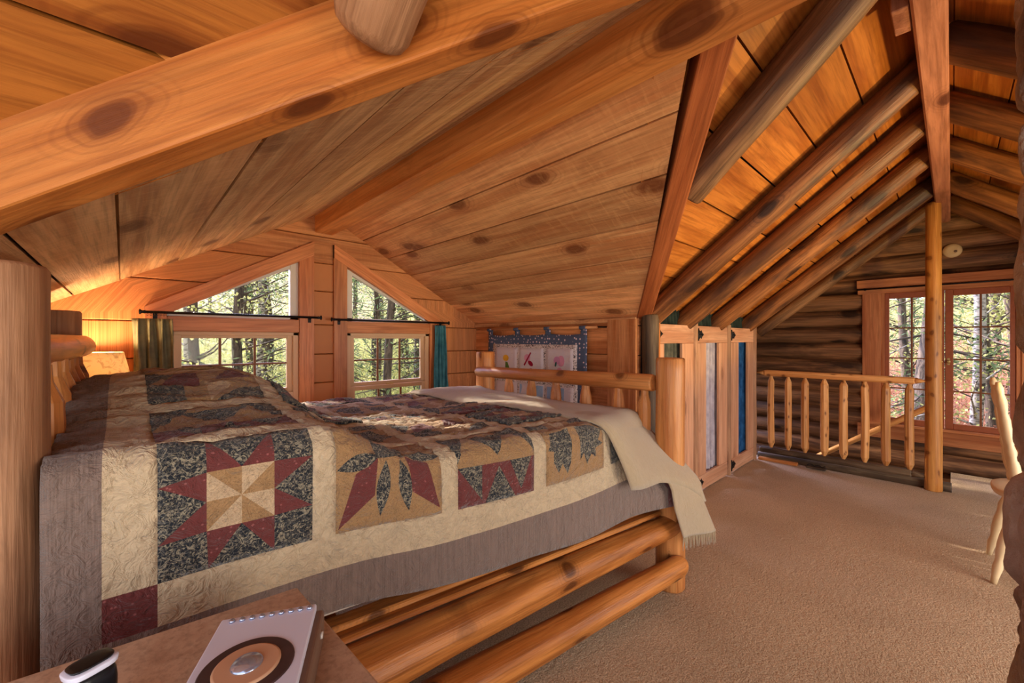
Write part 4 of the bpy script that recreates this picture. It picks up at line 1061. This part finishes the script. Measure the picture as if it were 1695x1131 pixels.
def hgrid(name, mat, z0, z1, sx, sy, bulge):
    m = MB(); n = 28
    vs = []; fs = []; zl = 8
    for j in range(zl+1):
        t_ = j/zl; z = z0+(z1-z0)*t_; f = (1-.06*(1-t_)) * (math.cos((t_-.0)*0))
        f = f*math.sqrt(max(.0, 1-max(0, (t_-.75)/.25)**2*.45))
        for i in range(n):
            a = 2*math.pi*i/n; c_, s_ = math.cos(a), math.sin(a); p = 3.5
            rr_ = (abs(c_)**p+abs(s_)**p)**(-1/p)
            vs.append(hc+ha*(c_*rr_*sx*f)+hb*(s_*rr_*sy*f)+Vector((0, 0, z)))
    for j in range(zl):
        for i in range(n): fs.append([j*n+i, j*n+(i+1) % n, (j+1)*n+(i+1) % n, (j+1)*n+i])
    fs.append([i for i in range(n)][::-1]); fs.append([zl*n+i for i in range(n)])
    m.raw(vs, fs, vs, 0, True); return m.build(name, mat, ph_)
hgrid('body', 'phone_black', .69, .785, .025, .018, 0)
hgrid('rim', 'silver_plastic', .782, .790, .026, .019, 0)
hgrid('cap', 'phone_black', .7895, .793, .022, .015, 0)

# ================================================================ stone chimney and painted chair at the right
m = MB(); X0, X1, Y0, Y1 = 1.27, 1.62, -.105, -1.5
def chim(u, v):
    z = v*2.34-.01
    L1, L2 = (X1-X0), (Y0-Y1); t_ = u*(L1+L2+L1)
    if t_ < L1: p = Vector((X1-t_, Y0, z)); n = Vector((0, 1, 0))
    elif t_ < L1+L2: p = Vector((X0, Y0-(t_-L1), z)); n = Vector((-1, 0, 0))
    else: p = Vector((X0+(t_-L1-L2), Y1, z)); n = Vector((0, -1, 0))
    d = noise.noise(p*3.3)*.030 + noise.noise(p*9)*.016+noise.noise(p*26)*.005
    vd = noise.voronoi(p*4.2)[0]; cr = min(1, (vd[1]-vd[0])*5); d -= .022*(1-cr)
    nn = n + (Vector((-1, 1, 0))*.6 if abs(t_-L1) < .06 else Vector((0, 0, 0)))
    return p+nn.normalized()*d
m.grid(190, 260, chim); m.build('chimney', 'chimney_stone', kind=None)
o = bpy.data.objects['chimney']; tag(o, 'rough brown grey stone chimney edge along the right border', 'chimney')

ch = empty('spindle_chair', (3.32, -.36, 0), 'cream painted spindle back chair half hidden by the stone chimney', 'chair')
m = MB(); m.grid(1, 1, lambda u, v: (0, 0, 0)) if False else None
def seatp():
    m = MB(); n = 36; vs = []; fs = []
    prof = [(.415, .90), (.420, .98), (.430, 1.0), (.442, 1.0), (.447, .96), (.441, .7), (.437, .3)]
    for z, k_ in prof:
        for i in range(n):
            a = 2*math.pi*i/n; c_, s_ = math.cos(a), math.sin(a); p = 2.8; rr_ = (abs(c_)**p+abs(s_)**p)**(-1/p)
            vs.append((3.32+c_*rr_*.215*k_, -.345+s_*rr_*.205*k_, z))
    for j in range(len(prof)-1):
        for i in range(n): fs.append([j*n+i, j*n+(i+1) % n, (j+1)*n+(i+1) % n, (j+1)*n+i])
    fs.append(list(range(n))[::-1]); fs.append([(len(prof)-1)*n+i for i in range(n)])
    m.raw(vs, fs, vs, 0, True); return m
seatp().build('seat', 'chair_paint', ch)
def turned(p0, p1, rs, par, name):
    p0, p1 = Vector(p0), Vector(p1); n = len(rs); m = MB(); m.tube([p0.lerp(p1, i/(n-1)) for i in range(n)], rs, 16); return m.build(name, 'chair_paint', par)
LEG = [.012, .014, .019, .015, .021, .023, .022, .019, .023, .016, .020, .014]
for sx, sy in ((-1, 1), (1, 1), (-1, -1), (1, -1)):
    turned((3.32+sx*.20, -.345+sy*.205, 0), (3.32+sx*.14, -.345+sy*.13, .42), LEG, ch, 'leg')
for s_ in (-1, 1): turned((3.32+s_*.185, -.345+.165, .13), (3.32+s_*.185, -.345-.165, .13), [.009, .011, .014, .011, .009], ch, 'stretcher')
turned((3.32-.18, -.345, .13), (3.32+.18, -.345, .13), [.009, .012, .016, .012, .009], ch, 'stretcher')
STL = [.017, .020, .016, .021, .022, .021, .016, .020, .014, .019, .019, .018, .019, .014, .018, .019, .014, .016, .008]
for s_ in (-1, 1): turned((3.32+s_*.165, -.225, .435), (3.32+s_*.185, -.155, .99), STL, ch, 'back_post')
m = MB(); m.beam((3.14, -.165, .90), (3.50, -.165, .90), .10, .018, up=(0, 1, 0)); m.build('crest_rail', 'chair_paint', ch)
for i in range(5):
    x = 3.32+(i-2)*.055; turned((x, -.22, .44), (x+(i-2)*.004, -.17, .87), [.007, .009, .011, .009, .011, .009, .007], ch, 'spindle')

# ================================================================ forest outside
def terrain(x, y):
    d = max(0, y-4)*.22 + max(0, x-8)*.16
    return -2.9 + d + .35*noise.noise(Vector((x*.15, y*.15, 0)))
m = MB(); m.grid(70, 70, lambda u, v: (-30+90*u, -30+90*v, terrain(-30+90*u, -30+90*v)))
tag(m.build('forest_ground', 'forest_floor'), kind='structure')
def tree_mesh(kind, seed):
    rr = random.Random(seed); H = rr.uniform(9, 12); r0 = {'pine': .17, 'birch': .08, 'shrub': .03}[kind]
    tr = MB(); lean = rr.uniform(-.05, .05); n = 14
    pts = [(lean*H*(i/n)+.08*math.sin(i*.9+seed), .06*math.cos(i*.7+seed), H*i/n) for i in range(n+1)]
    tr.tube(pts, [r0*(1-.75*i/n) for i in range(n+1)], 12, amp=.12)
    lf = MB(); nb = {'pine': 60, 'birch': 40, 'shrub': 0}[kind]
    for b in range(nb):
        t_ = rr.uniform(.12, .98); z = H*t_; a = rr.uniform(0, 2*math.pi); L = (1-t_*.7)*(rr.uniform(1.2, 2.6) if kind == 'pine' else rr.uniform(.8, 1.8))
        dz = -.25 if kind == 'pine' else .45
        base = Vector(pts[int(t_*n)]); base.z = z; bp = [base]; dr = Vector((math.cos(a), math.sin(a), dz))
        for s_ in range(4):
            dr = (dr+Vector((rr.uniform(-.25, .25), rr.uniform(-.25, .25), rr.uniform(-.15, .15)))).normalized(); bp.append(bp[-1]+dr*L/4)
        tr.tube(bp, [.018*(1.3-t_), .014, .010, .007, .003], 5)
        nl = 46 if kind == 'pine' else 50
        for q in range(nl):
            s_ = rr.uniform(.15, 1); i0 = min(3, int(s_*4)); p = bp[i0].lerp(bp[i0+1], s_*4-i0 if s_ < 1 else 1)
            p = p+Vector((rr.gauss(0, .16), rr.gauss(0, .16), rr.gauss(0, .12)))
            d = Vector((rr.uniform(-1, 1), rr.uniform(-1, 1), rr.uniform(-1, .4))).normalized(); e = d.cross(Vector((rr.uniform(-1, 1), rr.uniform(-1, 1), rr.uniform(-1, 1)))).normalized()
            if kind == 'pine': l, w_ = rr.uniform(.09, .17), .012
            else: l, w_ = rr.uniform(.03, .055), .024
            g = (p.x*3+seed, p.y*3, p.z*3)
            lf.raw([p-d*l*.5, p+e*w_, p+d*l*.5, p-e*w_], [(0, 1, 2, 3)], [g]*4)
    return tr, lf
protos = {}
for kd, lm, bk, sds in (('pine', 'needle_green', 'bark', (1, 2, 3)), ('birch', 'leaf_spring', 'bark', (4, 5)), ('birch', 'leaf_spring', 'bark_pale', (6,))):
    for sd_ in sds:
        e = empty('tree', (0, 0, 0)); tr, lf = tree_mesh(kd, sd_); tr.build('trunk', bk, e); lf.build('foliage', lm, e, kind=None)
        protos[(kd, sd_)] = e
keys = list(protos); used = set()
rt = random.Random(21)
def place(kd, x, y, sc, label, group):
    if kd not in used: o = protos[kd]; used.add(kd)
    else: o = copy_tree(protos[kd])
    o.location = (x, y, terrain(x, y)-.1); o.rotation_euler = (0, 0, rt.uniform(0, 6.28)); o.scale = (sc, sc, sc)
    tag(o, label.replace('slender tree with yellow green spring leaves', 'pale barked slender tree') if kd == ('birch', 6) else label, 'tree', group)
lab = {'pine': 'dark trunked conifer with drooping green boughs', 'birch': 'slender tree with yellow green spring leaves'}
# beyond the dormer windows: direction x/y between .05 and .60
for r_, y in enumerate((7.6, 9.2, 11.0, 13, 16, 19, 23)):
    for i in range(5):
        f = .01+.64*(i+rt.uniform(.1, .9))/5; kd = keys[rt.randrange(len(keys))] if r_ else [('pine', 1), ('birch', 4), ('pine', 2), ('birch', 5), ('pine', 3)][i]
        place(kd, y*f, y+rt.uniform(-.8, .8), rt.uniform(.85, 1.2), lab[kd[0]]+' in the woods beyond the dormer windows', 'trees beyond the dormer windows')
for r_, x in enumerate((9.0, 11, 13.5, 17, 22)):
    for i in range(4):
        f = -.16+.32*(i+rt.uniform(.1, .9))/4; kd = keys[rt.randrange(len(keys))]
        place(kd, x+rt.uniform(-.8, .8), x*f, rt.uniform(.85, 1.15), lab[kd[0]]+' in the woods beyond the far gable window', 'trees beyond the gable window')
def brush(name, mat, area, n, h, label, seed):
    rr = random.Random(seed); m = MB()
    for i in range(n):
        x, y = area(rr); z = terrain(x, y)
        for q in range(5):
            p = Vector((x+rr.gauss(0, .1), y+rr.gauss(0, .1), z)); d = Vector((rr.uniform(-.5, .5), rr.uniform(-.5, .5), 1)).normalized()*h*rr.uniform(.5, 1.2); e = Vector((rr.uniform(-1, 1), rr.uniform(-1, 1), 0)).normalized()*.008
            g = (x*3, y*3, q); m.raw([p-e, p+e, p+d], [(0, 1, 2)], [g]*3)
            for s_ in range(9):
                c = p+d*rr.uniform(.3, 1)+Vector((rr.gauss(0, .12), rr.gauss(0, .12), rr.gauss(0, .08))); a = Vector((rr.uniform(-1, 1), rr.uniform(-1, 1), rr.uniform(-1, 1))).normalized()*.035; b = a.cross(Vector((rr.uniform(-1, 1), rr.uniform(-1, 1), 1))).normalized()*.02
                m.raw([c-a, c+b, c+a, c-b], [(0, 1, 2, 3)], [g]*4)
    tag(m.build(name, mat), label, 'undergrowth', kind='stuff')
brush('undergrowth', 'leaf_spring', lambda r: (lambda y: (y*r.uniform(0, .7), y))(r.uniform(8, 22)), 1100, 1.9, 'bright yellow green undergrowth among trees beyond the dormer windows', 1)
brush('undergrowth', 'brush_russet', lambda r: (lambda x: (x, x*r.uniform(-.2, .2)))(r.uniform(8.5, 22)), 1100, 2.6, 'russet bare brush among trees beyond the far gable window', 2)
brush('undergrowth', 'needle_green', lambda r: (lambda x: (x, x*r.uniform(-.2, .2)))(r.uniform(8, 18)), 300, .6, 'low green ground plants beyond the far gable window', 3)
